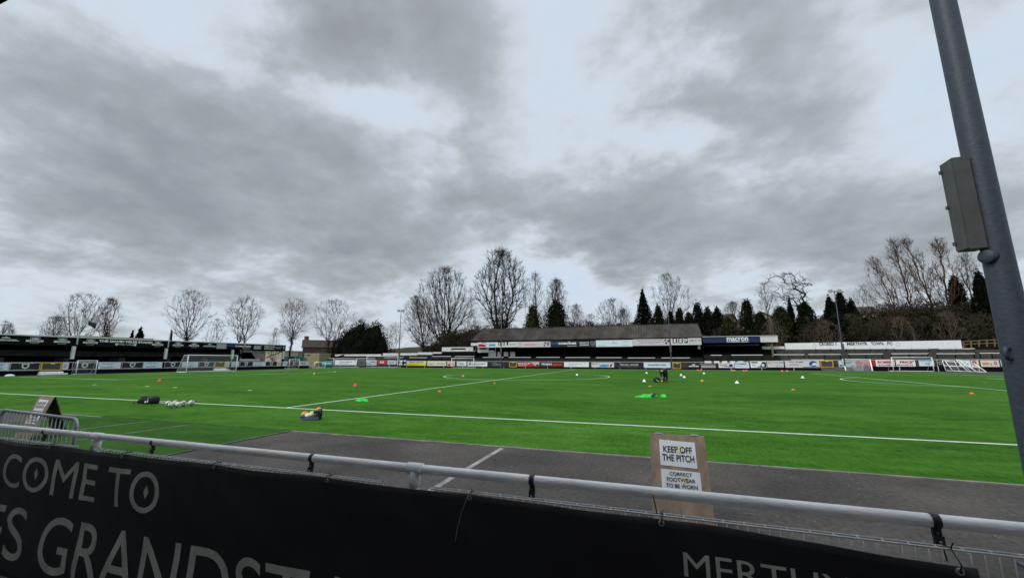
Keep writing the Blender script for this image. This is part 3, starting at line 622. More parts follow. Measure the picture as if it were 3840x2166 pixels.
# ---------------------------------------------------------------- advertising boards
def SH(): return [('s', OFFW, 0, .5, .52, .13, .36), ('r', GREYP, 0, .25, .86, .78, .95), ('l', GREYP, 0, .12, .06, .86, .16, 1), ('s', DARK, 1, .5, .54, .07, .2)]
def ICEP(): return [('o', GREYP, 0, .5, .5, .1, .28, .04), ('l', LBLUE, 0, .12, .72, .88, .9, 2), ('l', GREYP, 0, .12, .1, .85, .35, 3)]
LB = [(-28, 35, 0, 'first pale blue board at the left edge of the fence'), (41, 152, 1, 'wide dark board with a pale shield next to the leftmost yellow gate'), (236, 260, 2, 'small white board between the leftmost yellow gate and a pillar'),
      (273, 365, 1, 'dark board with a pale shield behind the small training goal at the left'), (370, 454, 0, 'pale blue board just right of the small training goal at the left'), (458, 537, 1, 'dark board with a shield below the word STAND on the roof sign'),
      (539, 609, 0, 'pale blue board left of the second pillar of the left stand'), (618, 680, 1, 'dark shield board partly behind the near post of the full size left goal'), (683, 744, 0, 'pale blue board seen through the left half of the full size goal'),
      (747, 803, 1, 'dark shield board seen through the middle of the full size goal'), (847, 861, 2, 'narrow white board right of the yellow gate behind the full size goal'), (868, 897, 0, 'pale blue board behind the far post of the full size goal'),
      (900, 947, 1, 'dark shield board below the row of white seats'), (950, 995, 0, 'pale blue board between the last two dark shield boards of the left stand'), (997, 1039, 1, 'dark shield board left of the last pillar of the left stand'),
      (1042, 1055, 2, 'narrow white board beside the last pillar of the left stand'), (1060, 1078, 3, 'small white board with dark figures right of the last pillar'), (1086, 1121, 1, 'dark shield board behind the white wedge shaped corner goal'), (1123, 1158, 2, 'white board next to the yellow hut at the far left corner')]
for u0, u1, k, lab in LB:
    f, w, h = FX(u0, u1, 1.49, .62, XF-.005)
    base, els = [(ICE, ICEP()), (DARK, SH()), (OFFW, [('l', GREYP, 0, .2, .2, .8, .8, 4)]), (WHITE, [('t', DARK, 0, 'B.A', .2, .35, .8, .75)])][k]
    board('advertising_board', lab, 'advertising board', f, w, h, base, els, 'advertising boards along the left fence', edge=OFFW if k != 2 else None)
def gate(label, f, w, h, group):
    r_ = thing('yellow_gate', label, 'gate', f.p(w/2, 0), group); t = .13; mb = MB()
    for a, b_ in (((t/2, 0), (t/2, h)), ((w-t/2, 0), (w-t/2, h)), ((t, t/2), (w-t, t/2)), ((t, h-t/2), (w-t, h-t/2))): mb.bar(f.p(*a), f.p(*b_), t, .06, up=f.n)
    mb.build('frame', YEL, r_)
    for k in range(5): yy = t+(h-2*t)*(k+.5)/5; mb = MB(); mb.bar(f.p(t, yy), f.p(w-t, yy), .05, .03, up=f.n); mb.build('bar', MIDGREY, r_)
    mb = MB(); mb.slab([f.p(t, t, -.05), f.p(w-t, t, -.05), f.p(w-t, h-t, -.05), f.p(t, h-t, -.05)], f.n*.015); mb.build('mesh_infill', mat('gate_infill', (.075, .07, .065), .9, .3, 5), r_)
    mb = MB(); a = f.p(w*.45, h-.16, .03); mb.bar(a, a+f.r*.35, .12, .03, up=f.n); mb.build('latch', OFFW, r_)
for u0, u1, lab in ((155, 234, 'leftmost yellow framed gate in the fence of the left stand'), (805, 845, 'yellow framed gate behind the full size left goal')):
    f, w, h = FX(u0, u1, 1.53, .5, XF+.05); gate(lab, f, w, h, 'yellow gates in the pitch fences')
    for k in range(2):
        mb = MB(); q0, q1 = f.p(-.15*(k+1), 0), f.p(w+.1, 0); mb.box(XF+.1+.32*k, q0.y, 0, XF+.42+.32*k, q1.y+.3*k, .40-.2*k)
        tag(mb.build('step', WHITE), ('upper' if k == 0 else 'lower')+' white step below the '+('leftmost yellow gate' if u0 == 155 else 'yellow gate behind the left goal'), 'step', 'white steps below the yellow gates')
def FY(u0, u1, vt, vb, y):
    a, b_ = on_y(u0, (vt+vb)/2, y), on_y(u1, (vt+vb)/2, y); zt = on_y((u0+u1)/2, vt, y).z; zb = on_y((u0+u1)/2, vb, y).z
    return Face((a.x, y, zb), (1, 0, 0), (0, 0, 1)), b_.x-a.x, zt-zb
T = 't'
FB = [
 (1205.5, 1247, 1352.8, 1370.5, TEAL, [(T, ICE, 0, 'playmaker', .06, .3, .94, .75)], 'teal board with white lettering at the far left corner'),
 (1255, 1337, 1349, 1368, WHITE, [(T, BLUE, 0, 'Camdour', .22, .5, .82, .84, .01), ('l', LBLUE, 0, .2, .2, .75, .42, 2), ('p', BLUE, 1, [(.9, .8), (.97, .8), (.92, .55)])], 'white board with blue script beside the teal board, behind a white goal'),
 (1345, 1370, 1348, 1371, MIDGREY, [('l', DARK, 0, .1, .2, .9, .8, 4)], 'faded grey board between two white boards at the far left'),
 (1374, 1412, 1349, 1369, OFFW, [('p', LBLUE, 0, [(.05, .1), (.6, .1), (.4, .45), (.05, .5)]), ('l', BLUE, 1, .35, .5, .95, .8, 3)], 'white board with a light blue corner, left of the small red board'),
 (1416, 1450, 1349, 1365.5, RED, [('r', WHITE, 0, .25, .3, .7, .72), (T, RED, 1, 'AV', .32, .36, .62, .66)], 'small red board with a white box near the far left floodlight'),
 (1453, 1486, 1350, 1366, OFFW, [('l', LBLUE, 0, .1, .15, .9, .85, 4)], 'plain white board with faint blue lines right of the small red board'),
 (1489, 1523, 1350, 1368, WHITE, [('e', DARK, 0, .18, .55, .12, .3), ('p', DARK, 0, [(.75, .2), (.98, .2), (.98, .8), (.88, .8)]), ('l', GREYP, 0, .35, .3, .7, .7, 3)], 'white board with black shapes behind the standing person in black'),
 (1526.7, 1598, 1352.8, 1370, YEL2, [('r', CREAM, 0, 0, .55, 1, 1), (T, DARK, 1, 'PRIMA SUPPLIES', .12, .62, .86, .9), ('l', GOLD, 0, .1, .12, .8, .45, 3)], 'bright yellow and cream board right of the standing person in black'),
 (1602.5, 1673, 1352.8, 1371, CREAM, [('p', GOLD, 0, [(.06, .25), (.3, .25), (.22, .6), (.12, .5)]), (T, GREYP, 0, 'KY', .3, .3, .4, .6), ('l', GREYP, 0, .5, .3, .95, .65, 2)], 'cream board with faint gold print right of the yellow and cream board'),
 (1677, 1705.6, 1354, 1372, OFFW, [('e', RED, 0, .25, .25, .18, .22), ('o', RED, 0, .3, .65, .18, .3, .08), ('l', GREYP, 0, .55, .3, .95, .7, 3)], 'small white board with a red round emblem behind the small far goal'),
 (1713, 1749, 1355, 1371.5, WHITE, [('r', DARK, 0, .18, .3, .21, .8), ('l', GREYP, 0, .28, .25, .85, .8, 4)], 'small white board with grey lines right of the small far goal'),
 (1752.8, 1827, 1356.5, 1373, WHITE, [('e', GREEN, 0, .13, .55, .045, .3), (T, DARK, 0, 'VALSEN ROOFING', .18, .38, .9, .7), ('l', GREYP, 0, .4, .16, .65, .26, 1)], 'long white board with a dark green dot and grey lettering, left of a black board'),
 (1832, 1908, 1356.5, 1375, DARK, [('o', GREYP, 0, .3, .62, .12, .26, .08), ('l', GREYP, 0, .3, .42, .7, .7, 2), ('l', MIDGREY, 0, .2, .15, .8, .25, 1)], 'black board with a grey swirl behind a floodlight column'),
 (1940, 2022, 1357, 1374, RED, [('r', PINKW, 0, .62, .3, 1, 1), ('p', RED, 1, [(.62, 1), (.8, .3), (.62, .3)]), (T, WHITE, 1, 'Bevan Brandon MCI', .03, .58, .6, .88), ('l', PINKW, 1, .04, .18, .5, .42, 2), ('e', DARK, 1, .92, .35, .05, .25), (T, RED, 1, 'RD', .74, .6, .84, .86)], 'red and pinkish white board beside a yellow gate'),
 (2025, 2112.7, 1357, 1374.5, DRED, [('r', DARK, 0, .03, .12, .5, .88), (T, WHITE, 1, 'TROJAN', .05, .28, .51, .76, .05), (T, ORANGEP, 1, 'GROUP', .54, .28, .94, .72, .04), ('l', ORANGEP, 1, .1, .12, .9, .18, 1)], 'dark red board with white and orange lettering right of the red and pinkish board'),
 (2115, 2208, 1357, 1375, WHITE, [(T, LBLUE, 0, 'Camdour', .2, .5, .75, .82, .01), ('l', LBLUE, 0, .14, .26, .6, .42, 1), ('p', LBLUE, 0, [(.82, .8), (.87, .8), (.84, .5)])], 'white board with light blue script below the middle of the corrugated stand'),
 (2218, 2303, 1358.5, 1376.5, OFFW, [(T, BLUE, 0, 'Beacons T', .02, .62, .36, .88), ('p', LBLUE, 0, [(.33, .05), (.72, .05), (.72, .62), (.5, .68), (.38, .5)]), (T, BLUE, 1, 'Active', .4, .2, .68, .5), ('p', NAVY, 1, [(.8, .1), (.88, .1), (.9, .5), (.97, .85), (.84, .6)]), ('p', NAVY, 1, [(.72, .3), (.77, .3), (.74, .85)])], 'white board with a light blue wave and leaping figures'),
 (2311, 2411, 1360.3, 1379, DARK, [(T, OFFW, 0, 'TRAVEL HOUSE', .14, .48, .83, .82, .01), ('l', GREYP, 0, .08, .26, .9, .34, 1)], 'black board with widely spaced white serif lettering below the corrugated stand'),
 (2414, 2514, 1358.5, 1378, ICE, [(T, NAVY, 0, 'medstrom', .17, .36, .84, .8, .02), ('p', BLUE, 0, [(.85, .8), (.87, .85), (.86, .74)])], 'pale board with bold navy lower case lettering behind the bending person'),
 (2578, 2690, 1361, 1380, DARK, [('r', OFFW, 0, .04, .28, .38, .5), ('o', GREYP, 1, .21, .62, .08, .32, .07), ('p', OFFW, 0, [(.16, .55), (.26, .55), (.24, .8), (.21, .72), (.18, .8)]), (T, OFFW, 1, 'Valley Roofing Systems Ltd', .42, .78, .95, .92), ('l', OFFW, 0, .46, .14, .96, .66, 3)], 'wide black roofing board with white bars below the white blocks'),
 (2695, 2752.7, 1361, 1378, WHITE, [('p', BLUE, 0, [(.05, .3), (.95, .12), (.95, .3), (.5, .42)]), (T, RED, 0, 'Hanes', .05, .55, .55, .85, .04), ('o', RED, 0, .5, .52, .42, .3, .06), ('e', NAVY, 1, .8, .55, .13, .26)], 'white board with a red and navy oval emblem'),
 (2755, 2809, 1357, 1379.5, ICE, [(T, BLUE, 0, 'HAMER', .14, .55, .86, .85, .02), ('l', LBLUE, 0, .1, .3, .6, .44, 1), ('p', BLUE, 0, [(.04, .88), (.12, .88), (.1, .55)])], 'pale banner board with blue capitals below the white blocks'),
 (2814, 2874, 1353, 1378, WHITE, [('r', DARK, 0, .07, .7, .48, .88), ('p', DARK, 0, [(.58, .05), (.98, .05), (.98, .85), (.76, .9), (.66, .55)]), ('e', WHITE, 1, .78, .4, .09, .22), ('p', BLUE, 0, [(.4, .05), (.55, .05), (.58, .3)]), ('l', GREYP, 0, .1, .3, .4, .55, 2)], 'white board with a black and white picture in its right corner'),
 (2877, 2938.5, 1352, 1376.5, OFFW, [(T, GOLD, 0, 'DT', .05, .52, .28, .86, .06), (T, DARK, 0, 'Contracting', .3, .62, .95, .86), ('l', GREYP, 0, .2, .34, .85, .44, 1), ('r', DARK, 0, .55, .1, .65, .2), ('r', DARK, 0, .8, .1, .88, .2)], 'white board with gold initials and dark lettering at the right of the white blocks'),
 (2944, 3073, 1352, 1377.5, OFFW, [(T, MAROON, 0, 'WDL HOMES', .11, .72, .55, .9, .03), ('e', BLUE, 0, .82, .56, .12, .4), ('p', WHITE, 1, [(.76, .35), (.92, .35), (.94, .6), (.84, .72)]), ('p', NAVY, 0, [(.5, .04), (.98, .04), (.98, .14), (.55, .12)]), ('l', GREYP, 0, .12, .3, .5, .55, 3)], 'widest white board, with a blue round picture, left of the right yellow gate'),
 (3143, 3211.5, 1349, 1377, GREYP, [('r', ICE, 0, .05, .1, .95, .9), ('e', DARK, 1, .16, .26, .1, .1), ('p', DARK, 1, [(.6, .2), (.95, .2), (.8, .32)]), ('l', MIDGREY, 1, .2, .5, .9, .8, 3)], 'grey and pale board behind the tipped net goal by a floodlight'),
 (3212, 3281, 1349, 1372, RED, [('e', PINKW, 0, .5, .35, .2, .16), ('e', RED, 1, .5, .3, .14, .1), ('l', WHITE, 0, .2, .72, .8, .86, 1)], 'large red board behind the tipped net goal'),
 (3284, 3355, 1349, 1373, WHITE, [(T, RED, 0, 'ROBERT', .10, .48, .99, .86, .06), (T, DARK, 0, "BUILDERS' M", .14, .1, .97, .34, .03)], 'white builders merchants board with red capitals next to the large red board'),
 (3360.6, 3432.6, 1349, 1373, WHITE, [(T, RED, 0, 'PRICE', .2, .48, .86, .86, .06), (T, DARK, 0, 'ERCHANTS', .04, .1, .86, .34, .03), ('p', DARK, 0, [(.82, .8), (.95, .95), (.9, .7)])], 'right half of the white builders merchants board, behind the white goal'),
 (3446, 3503, 1351, 1372, ICE, [('r', LBLUE, 0, .05, .78, .95, .9), ('l', MIDGREY, 0, .4, .3, .8, .6, 2)], 'pale blue board seen through the white goal at the right'),
 (3516, 3536, 1350, 1372, DARK, [('o', CREAM, 0, .5, .55, .3, .26, .06)], 'small dark board with a pale ring left of the heap of goals'),
 (3597, 3640, 1350, 1374, ICE, [('e', LBLUE, 0, .4, .7, .2, .15), ('l', GREYP, 0, .2, .2, .8, .5, 3)], 'pale blue white board behind the heap of goal frames'),
 (3643, 3671, 1350.5, 1375, CREAM, [('o', RED, 0, .4, .6, .3, .34, .2), ('l', GOLD, 0, .2, .1, .8, .2, 1)], 'cream board with a red ring right of the heap of goals'),
 (3678, 3747, 1350, 1374.5, CREAM, [('e', RED, 0, .8, .58, .09, .28), ('e', CREAM, 1, .8, .6, .04, .13), ('l', RED, 0, .1, .3, .5, .7, 3), ('p', DARK, 0, [(.5, .55), (.56, .2), (.6, .2), (.54, .6)])], 'long cream board with a red oval at its right, near the big column'),
 (3753.5, 3800, 1350, 1373, WHITE, [('l', GREYP, 0, .1, .2, .9, .85, 4)], 'white board partly hidden by the near floodlight column')]
for u0, u1, vt, vb, base, els, lab in FB:
    f, w, h = FY(u0, u1, vt, vb, YF-.02); board('advertising_board', lab, 'advertising board', f, w, h, base, els, 'advertising boards along the far fence')
for u0, u1, vt, vb, lab in ((1909, 1938, 1356, 1375.5, 'yellow framed gate below the left part of the corrugated stand'), (2522, 2554, 1359, 1382, 'yellow framed gate right of the pale board behind the bending person'), (3076, 3125, 1350.5, 1377, 'yellow framed gate left of the tipped net goal, above a low ramp')):
    f, w, h = FY(u0, u1, vt, vb, YF-.06); gate(lab, f, w, h, 'yellow gates in the pitch fences')
mb = MB(); q0, q1 = on_y(3062, 1377, YF), on_y(3150, 1377, YF); mb.slab([(q0.x, 68.6, .004), (q1.x+.6, 68.6, .004), (q1.x, 71.1, .62), (q0.x+.6, 71.1, .62)], (0, 0, -.3)); tag(mb.build('ramp', ASPH), 'low asphalt ramp leading up to the right yellow gate', 'ramp')
# ================================================================ TERRACES AND FAR STANDS
def terrace(name, label, x0, x1, ya, yb, za, zb, n, m=TERR):
    r_ = thing(name, label, 'terrace', ((x0+x1)/2, ya, 0)); mb = MB()
    d, hh = (yb-ya)/n, (zb-za)/n
    for i in range(n): mb.box(x0, ya+i*d, -.4, x1, ya+(i+1)*d+.002, za+(i+1)*hh)
    mb.build('steps', m, r_); return r_
DRAB = mat('dark_terrace', (.03, .028, .026), .95, .4, 1.3, .12)
tl = terrace('terrace', 'dark stepped terrace in the far left corner below white walls', -67.5, -28.4, 71.6, 79.3, .4, 2.75, 12, DRAB)
def wall_seg(parent, u0, u1, vt, vb, y, m, nm='white_wall', t=.22):
    f, w, h = FY(u0, u1, vt, vb, y); mb = MB(); mb.slab([f.p(0, 0), f.p(w, 0), f.p(w, h), f.p(0, h)], (0, t, 0)); return mb.build(nm, m, parent), f, w, h
for i, (u0, u1, vt, vb) in enumerate(((1256, 1429, 1327.5, 1335), (1435.5, 1497, 1323.5, 1333), (1501, 1564, 1323, 1332), (1564.5, 1622, 1320, 1329.5), (1624, 1656, 1319, 1325))):
    wall_seg(tl, u0, u1, vt, vb, 79.45+.01*i, OFFW); wall_seg(tl, u0-5, u1+5, vb+.3, 1346, 79.52+.01*i, SHADE, 'lower_wall')
mb = MB(); q = on_y(1202, 1346, 76).x; mb.slab([(-67.8, 71.5, -.3), (-67.8, 79.6, -.3), (-67.8, 79.6, 3.2), (-67.8, 71.5, 1.4)], (.25, 0, 0)); mb.build('end_wall', BLOCKW, tl)
hb = thing('hut', 'white topped black block with a dark slot window left of the corrugated stand', 'hut', (-32, 79.6, 0))
f, w, h = FY(1657, 1785, 1301.5, 1346, 79.3)
hz = lambda v: on_y(1720, v, 79.3).z - f.o.z
hx = lambda u: on_y(u, 1310, 79.3).x - f.o.x
mb = MB(); mb.slab([f.p(0, 0), f.p(w, 0), f.p(w, hz(1317.4)), f.p(0, hz(1317.4))], (0, 4, 0)); mb.build('lower_wall', SHADE, hb)
mb = MB()
for a, b_, c, d in ((1657, 1691.5, 1317, 1301.5), (1745.5, 1785, 1317, 1301.5), (1691.5, 1745.5, 1304.8, 1301.5), (1693, 1744, 1317, 1310.2)): mb.slab([f.p(hx(a), hz(c)), f.p(hx(b_), hz(c)), f.p(hx(b_), hz(d)), f.p(hx(a), hz(d))], (0, .25, 0))
mb.slab([f.p(0, hz(1301.4)), f.p(w, hz(1301.4)), f.p(w, hz(1300.6)), f.p(0, hz(1300.6))], (0, 4, 0)); mb.build('upper_wall', OFFW, hb)
mb = MB(); mb.slab([f.p(hx(1691), hz(1317.3), -.5), f.p(hx(1746), hz(1317.3), -.5), f.p(hx(1746), hz(1304), -.5), f.p(hx(1691), hz(1304), -.5)], (0, .1, 0)); mb.build('window', SHADE, hb)
# corrugated main stand
ms = thing('main_stand', 'old covered stand with a long brown corrugated roof and a row of sponsor boards', 'stand', (-2, 78, 0))
ROOFM = mat('corrugated_asbestos', (.118, .106, .094), .95, .5, .55, .12, col2=(.052, .044, .037), stretch=(1, .35, .35), detail=8)
xa, xb = -27.75, 23.5; n = int((xb-xa)/.25*6); mb = MB(); vs = []; rows = [(76.55, 6.28), (78.8, 7.28), (81.2, 8.34), (84, 9.56)]
for i in range(n+1):
    x = xa+(xb-xa)*i/n; c = .075*math.sin(x/.34*2*math.pi)
    for y, z in rows: vs.append((x, y-.4*c, z+c-.035*(x < 0)*0+.02*mnoise.noise(Vector((x*.2, y*.3, 0)))))
k = len(rows); mb.add(vs, [(i*k+j, i*k+k+j, i*k+k+j+1, i*k+j+1) for i in range(n) for j in range(k-1)])
rf = mb.build('roof', ROOFM, ms)
mb = MB(); mb.slab([(xa, 84.02, 9.5), (xb, 84.02, 9.5), (xb, 92, 6.2), (xa, 92, 6.2)], (0, 0, .08)); mb.build('rear_roof', ROOFM, ms)
mb = MB(); mb.bar((xa, 84, 9.6), (xb, 84, 9.6), .3, .1); mb.build('ridge_cap', ROOFM, rf)
mb = MB(); mb.box(xa, 76.6, 6.05, xb, 76.72, 6.24); mb.bar((xb-.05, 76.6, 6.2), (xb-.05, 84, 9.46), .06, .22); mb.bar((xa+.05, 76.6, 6.2), (xa+.05, 84, 9.46), .06, .22); mb.build('gutter_board', BLACK, ms)
mb = MB(); mb.box(xa, 91.8, -.4, xb, 92, 6.2); mb.box(xa, 78.5, 4, xa+.15, 91.8, 6.2); mb.box(xb-.15, 77.5, -.4, xb, 91.8, 6.2); mb.build('wall', SHADE, ms)
mb = MB(); q0, q1 = on_y(1900, 1300, 90), on_y(2620, 1300, 90)
for i in range(9): mb.box(xa+.3, 71.7+i*.75, -.4, xb-.3, 71.7+(i+1)*.75+.002, .75+.18*i)
mb.build('terrace_steps', DRAB, ms)
mb = MB()
for i in range(8): mb.box(xa+.3, 78.5+i*1.0, -.4, xb-.3, 79.5+i*1.0+.002, 2.4+.32*i)
mb.build('seating_deck', SHADE, ms)
mb = MB(); mb.box(xa+13.6, 91.5, 5.35, xb-.4, 91.7, 6.1); mb.build('painted_band', mat('dim_band', (.055, .055, .055), .9, .3, 1), ms)
for x in (-22, -13.5, -5, 3.5, 12, 20.4): mb = MB(); mb.tube([(x, 78.2, .2), (x, 78.2, 6.3)], .075, 8); mb.build('column', BLACK, ms, True)
mb = MB(); q = on_y(2622, 1304, 77); mb.box(q.x-.22, 76.9, 3.95, q.x+.22, 77.2, 4.95); mb.build('column_top', GREYP, ms)
f, w, h = FY(1791, 1859, 1302, 1321, 78.4); mb = MB(); mb.slab([f.p(0, 0), f.p(w, .35*h*0), f.p(w, h), f.p(0, h)], (0, .15, 0)); mb.build('white_wall', OFFW, ms)
mb = MB(); mb.slab([f.p(.1*w, h*.62, .02), f.p(.48*w, h*.62, .02), f.p(.48*w, h*.92, .02), f.p(.1*w, h*.92, .02)], (0, .02, 0)); mb.slab([f.p(.62*w, h*.4, .02), f.p(.96*w, h*.4, .02), f.p(.96*w, h*.9, .02), f.p(.62*w, h*.9, .02)], (0, .02, 0)); mb.build('window', SHADE, ms)
for u0, u1 in ((1832, 1860), (1865, 1878), (1889, 1905.5), (1913, 1931)):
    f, w, h = FY(u0, u1, 1318.5, 1335.5, 78.1); mb = MB(); mb.slab([f.p(0, 0), f.p(w, 0), f.p(w, h), f.p(0, h)], (0, .12, 0)); mb.build('panel', mat('panel_grey_paint', (.38, .39, .38), .8, .25, 1), ms)
SB = [(1766, 1791, 1285, 1295.5, OFFW, [], 'small blank white board at the left end of the corrugated roof'),
 (1791, 1867, 1283, 1301.5, ICE, [('p', RED, 0, [(.03, .1), (.42, .1), (.36, .62), (.03, .7)]), ('o', NAVY, 0, .32, .6, .16, .34, .1), ('r', BLUE, 0, .56, .25, .88, .5), ('l', GREYP, 0, .55, .6, .9, .85, 2)], 'roof board with a red block and navy arc at the left end'),
 (1867.5, 1942, 1281.5, 1301, OFFW, [('r', MAROON, 0, .02, .35, .14, 1), ('r', GREEN, 0, .24, .35, .36, 1), ('r', DARK, 0, .44, .35, .52, 1), (T, WHITE, 1, 'g', .05, .45, .11, .9), (T, WHITE, 1, 'g', .27, .45, .33, .9), ('l', GREYP, 0, .6, .4, .95, .75, 2)], 'roof board with maroon and green blocks in the left half of the stand'),
 (1942.5, 2064, 1280, 1301, PINKW, [('l', RED, 0, .2, .42, .68, .62, 1), ('o', GREYP, 0, .06, .5, .04, .3, .06), ('r', DARK, 0, .82, .6, .88, .85), ('r', DARK, 0, .9, .3, .96, .6), ('r', LBLUE, 0, .78, .42, .8, .6), ('r', MAROON, 0, .91, .7, .98, .9), ('r', DARK, 0, .8, .15, .85, .4)], 'pinkish roof board left of the black coach board'),
 (2064.5, 2164, 1277, 1300.5, DARK, [(T, BLUE, 0, 'met', .03, .42, .29, .86, .03), (T, WHITE, 0, 'coaches', .30, .42, .97, .86, .03), (T, OFFW, 0, 'Executive travel', .64, .1, .97, .26)], 'black roof board with large blue and white lower case lettering'),
 (2164.5, 2234, 1277, 1300.5, DARK, [(T, OFFW, 0, 'PROUD TO', .14, .56, .64, .8, .04), (T, OFFW, 0, 'SPONSOR', .14, .22, .64, .46, .04), ('s', GREYP, 0, .84, .5, .11, .38), ('s', DARK, 1, .84, .5, .08, .3), ('p', GREYP, 2, [(.8, .7), (.88, .6), (.8, .5), (.87, .35), (.9, .62)])], 'black roof board reading PROUD TO SPONSOR beside a shield'),
 (2234.5, 2372.5, 1274.5, 1299, ICE, [(T, GREYP, 0, 'Camdour', .42, .48, .58, .66, .01), ('o', GREYP, 0, .5, .78, .02, .1, .04), ('l', GREYP, 0, .7, .72, .94, .82, 1), ('l', MIDGREY, 0, .05, .14, .35, .24, 1), ('l', MIDGREY, 0, .72, .14, .95, .24, 1)], 'very pale roof board near the middle of the corrugated stand'),
 (2373, 2515, 1270.5, 1295, PINKW, [(T, MIDGREY, 0, 'Sied Derllwg Cymuned Addysg', .12, .68, .8, .9, .02), (T, MIDGREY, 0, 'Unsh ad Addysg Rebern', .18, .36, .74, .58, .02), ('l', LBLUE, 0, .16, .14, .8, .24, 1), ('r', DARK, 0, .84, .66, .89, .9), ('r', DARK, 0, .92, .5, .98, .84), ('r', LBLUE, 0, .8, .4, .83, .6), ('r', DARK, 0, .86, .2, .91, .5)], 'pinkish roof board with two lines of grey lettering'),
 (2515.5, 2630, 1267.5, 1292.5, OFFW, [('r', MAROON, 0, .06, .28, .22, 1), ('r', GREEN, 0, .25, .28, .40, 1), ('r', DARK, 0, .44, .28, .56, 1), (T, WHITE, 1, 'g', .09, .38, .18, .94, .02), (T, WHITE, 1, 'g', .28, .38, .37, .94, .02), (T, WHITE, 1, 'p', .46, .38, .54, .94, .02), (T, DARK, 0, '01685 371153', .60, .5, .97, .78, .02), ('l', GREYP, 0, .6, .28, .95, .36, 1)], 'white roof board with maroon, green and black letter blocks at the right end')]
for u0, u1, vt, vb, base, els, lab in SB:
    f, w, h = FY(u0, u1, vt, vb, 76.45); board('roof_sign', lab, 'sponsor board', f, w, h, base, els, 'sponsor boards under the corrugated roof', t=.06)
# blue fronted lower stand
es = thing('low_stand', 'flat roofed low black stand with a navy front sign beside the corrugated stand', 'stand', (30, 77, 0))
xe = on_y(2913.5, 1268, 76).x
mb = MB(); mb.slab([(xb+.02, 76.1, 6.1), (xe, 76.1, 6.1), (xe, 86, 5.7), (xb+.02, 86, 5.7)], (0, 0, .15)); mb.build('roof', GREYP, es)
f, w, h = FY(2635, 2913.5, 1259.5, 1283.5, 76.05); f.o.z = 5.10; h = 1.17
mb = MB(); mb.slab([f.p(0, 0, -.08), f.p(w, 0, -.08), f.p(w, h, -.08), f.p(0, h, -.08)], f.n*.08); fs_ = mb.build('fascia', NAVY, es)
mb = MB(); f.rect(mb, w*.785, 0, w, h, .006); mb.build('blank_panel', OFFW, fs_)
mb = MB(); f.text(mb, 'macron', w*.335, h*.22, w*.625, h*.88, .008, .025); f.rect(mb, w*.335, h*.06, w*.625, h*.12, .008); mb.build('lettering', WHITE, fs_)
mb = MB(); mb.box(f.o.x, 75.92, 6.275, xe+.1, 76.1, 6.36); mb.box(xe, 75.95, 5.08, xe+.12, 76.1, 6.28); mb.build('capping', OFFW, fs_)
mb = MB(); mb.box(xb+.02, 85.5, -.4, xe, 85.7, 5.7); mb.build('back_wall', SHADE, es)
mb = MB(); mb.box(xb+.3, 85.3, 4.75, xe-1, 85.45, 5.05); mb.build('painted_band', GREYP, es)
mb = MB(); q = on_y(2896, 1310, 76.6); mb.box(q.x-.14, 76.4, 1.5, q.x+.14, 76.7, 5.2); mb.bar((q.x, 76.55, 4.4), (q.x-1.6, 76.55, 5.3), .12, .12); mb.build('pillar', WOOD, es)
mb = MB()
for i in range(9): mb.box(xb+.02, 71.7+i*.75, -.4, xe, 71.7+(i+1)*.75+.002, .9+.24*i)
mb.build('terrace_steps', DRAB, es)
mb = MB(); mb.box(xb+.02, 78.6, -.4, xe, 79, 3.3); mb.build('rear_wall', SHADE, es)
# right terrace and its lettered wall
tr = terrace('terrace', 'brown stepped terrace below the long white lettered wall', xe+.05, 84, 71.6, 79.2, .55, 3.75, 13)
for u0, u1 in ((2858.7, 2891.7), (2898, 2942)): wall_seg(tr, u0, u1, 1298, 1308.5, 79.5, WHITE)
mb = MB(); mb.box(xe-1.8, 79.3, .0, 38.2, 79.48, 3.66); mb.build('lower_wall', SHADE, tr)
lw_ = thing('lettered_wall', 'long white painted wall reading CROESO I above the right terrace', 'wall', (51, 79.6, 3))
f, w, h = FY(2944.4, 3607, 1282, 1309, 79.4); f.o.z = 3.74; h = 1.3
xw = f.o.x
mb = MB(); mb.hexa([(xw, 79.4, 3.62), (xw+w, 79.4, 3.74), (xw+w, 79.62, 3.74), (xw, 79.62, 3.62), (xw, 79.4, 4.98), (xw+w, 79.4, 5.16), (xw+w, 79.62, 5.16), (xw, 79.62, 4.98)]); mb.build('wall', WHITE, lw_)
def wx(u): return on_y(u, 1290, 79.4).x - xw
mb = MB()
for s, u0, u1 in (('CROESO', 3071.5, 3127), ('I', 3133.5, 3136.5), ('MERTHYR', 3176, 3253), ('TOWN', 3266, 3313), ('FC', 3327.5, 3348)):
    f.text(mb, s, wx(u0), .70, wx(u1), 1.27, .006, .035)
mb.build('lettering', DARK, lw_)
mb = MB(); f.ring(mb, wx(3054), .75, .28, .34, .05, .005); f.ring(mb, wx(3367), .82, .28, .36, .05, .005); mb.build('emblem', GREYP, lw_)
tf = thing('timber_fence', 'brown post and rail timber fence right of the long white wall', 'fence', (68, 80, 3.7))
mb = MB(); a, b_ = on_y(3612, 1279.5, 79.9), on_y(3790, 1269.5, 79.9); a2, b2 = on_y(3612, 1300, 79.9), on_y(3790, 1296, 79.9)
for p0, p1 in ((a, b_), (a+(a2-a)*.5, b_+(b2-b_)*.5)): mb = MB(); mb.bar(p0, p1, .12, .14); mb.build('rail', WOOD, tf)
for i in range(7):
    t = i/6; mb = MB(); mb.bar(a2+(b2-a2)*t-Vector((0, 0, .3)), a+(b_-a)*t, .16, .16, (0, 1, 0)); mb.build('post', WOOD, tf)
mb = MB(); q0, q1 = on_y(3655, 1322, 78.6), on_y(3800, 1322, 78.6); mb.box(q0.x, 78.4, 1, q1.x+5, 78.8, 4.0); tag(mb.build('low_wall', BLOCKW), 'dark block wall below the timber fence at the right end', 'wall')
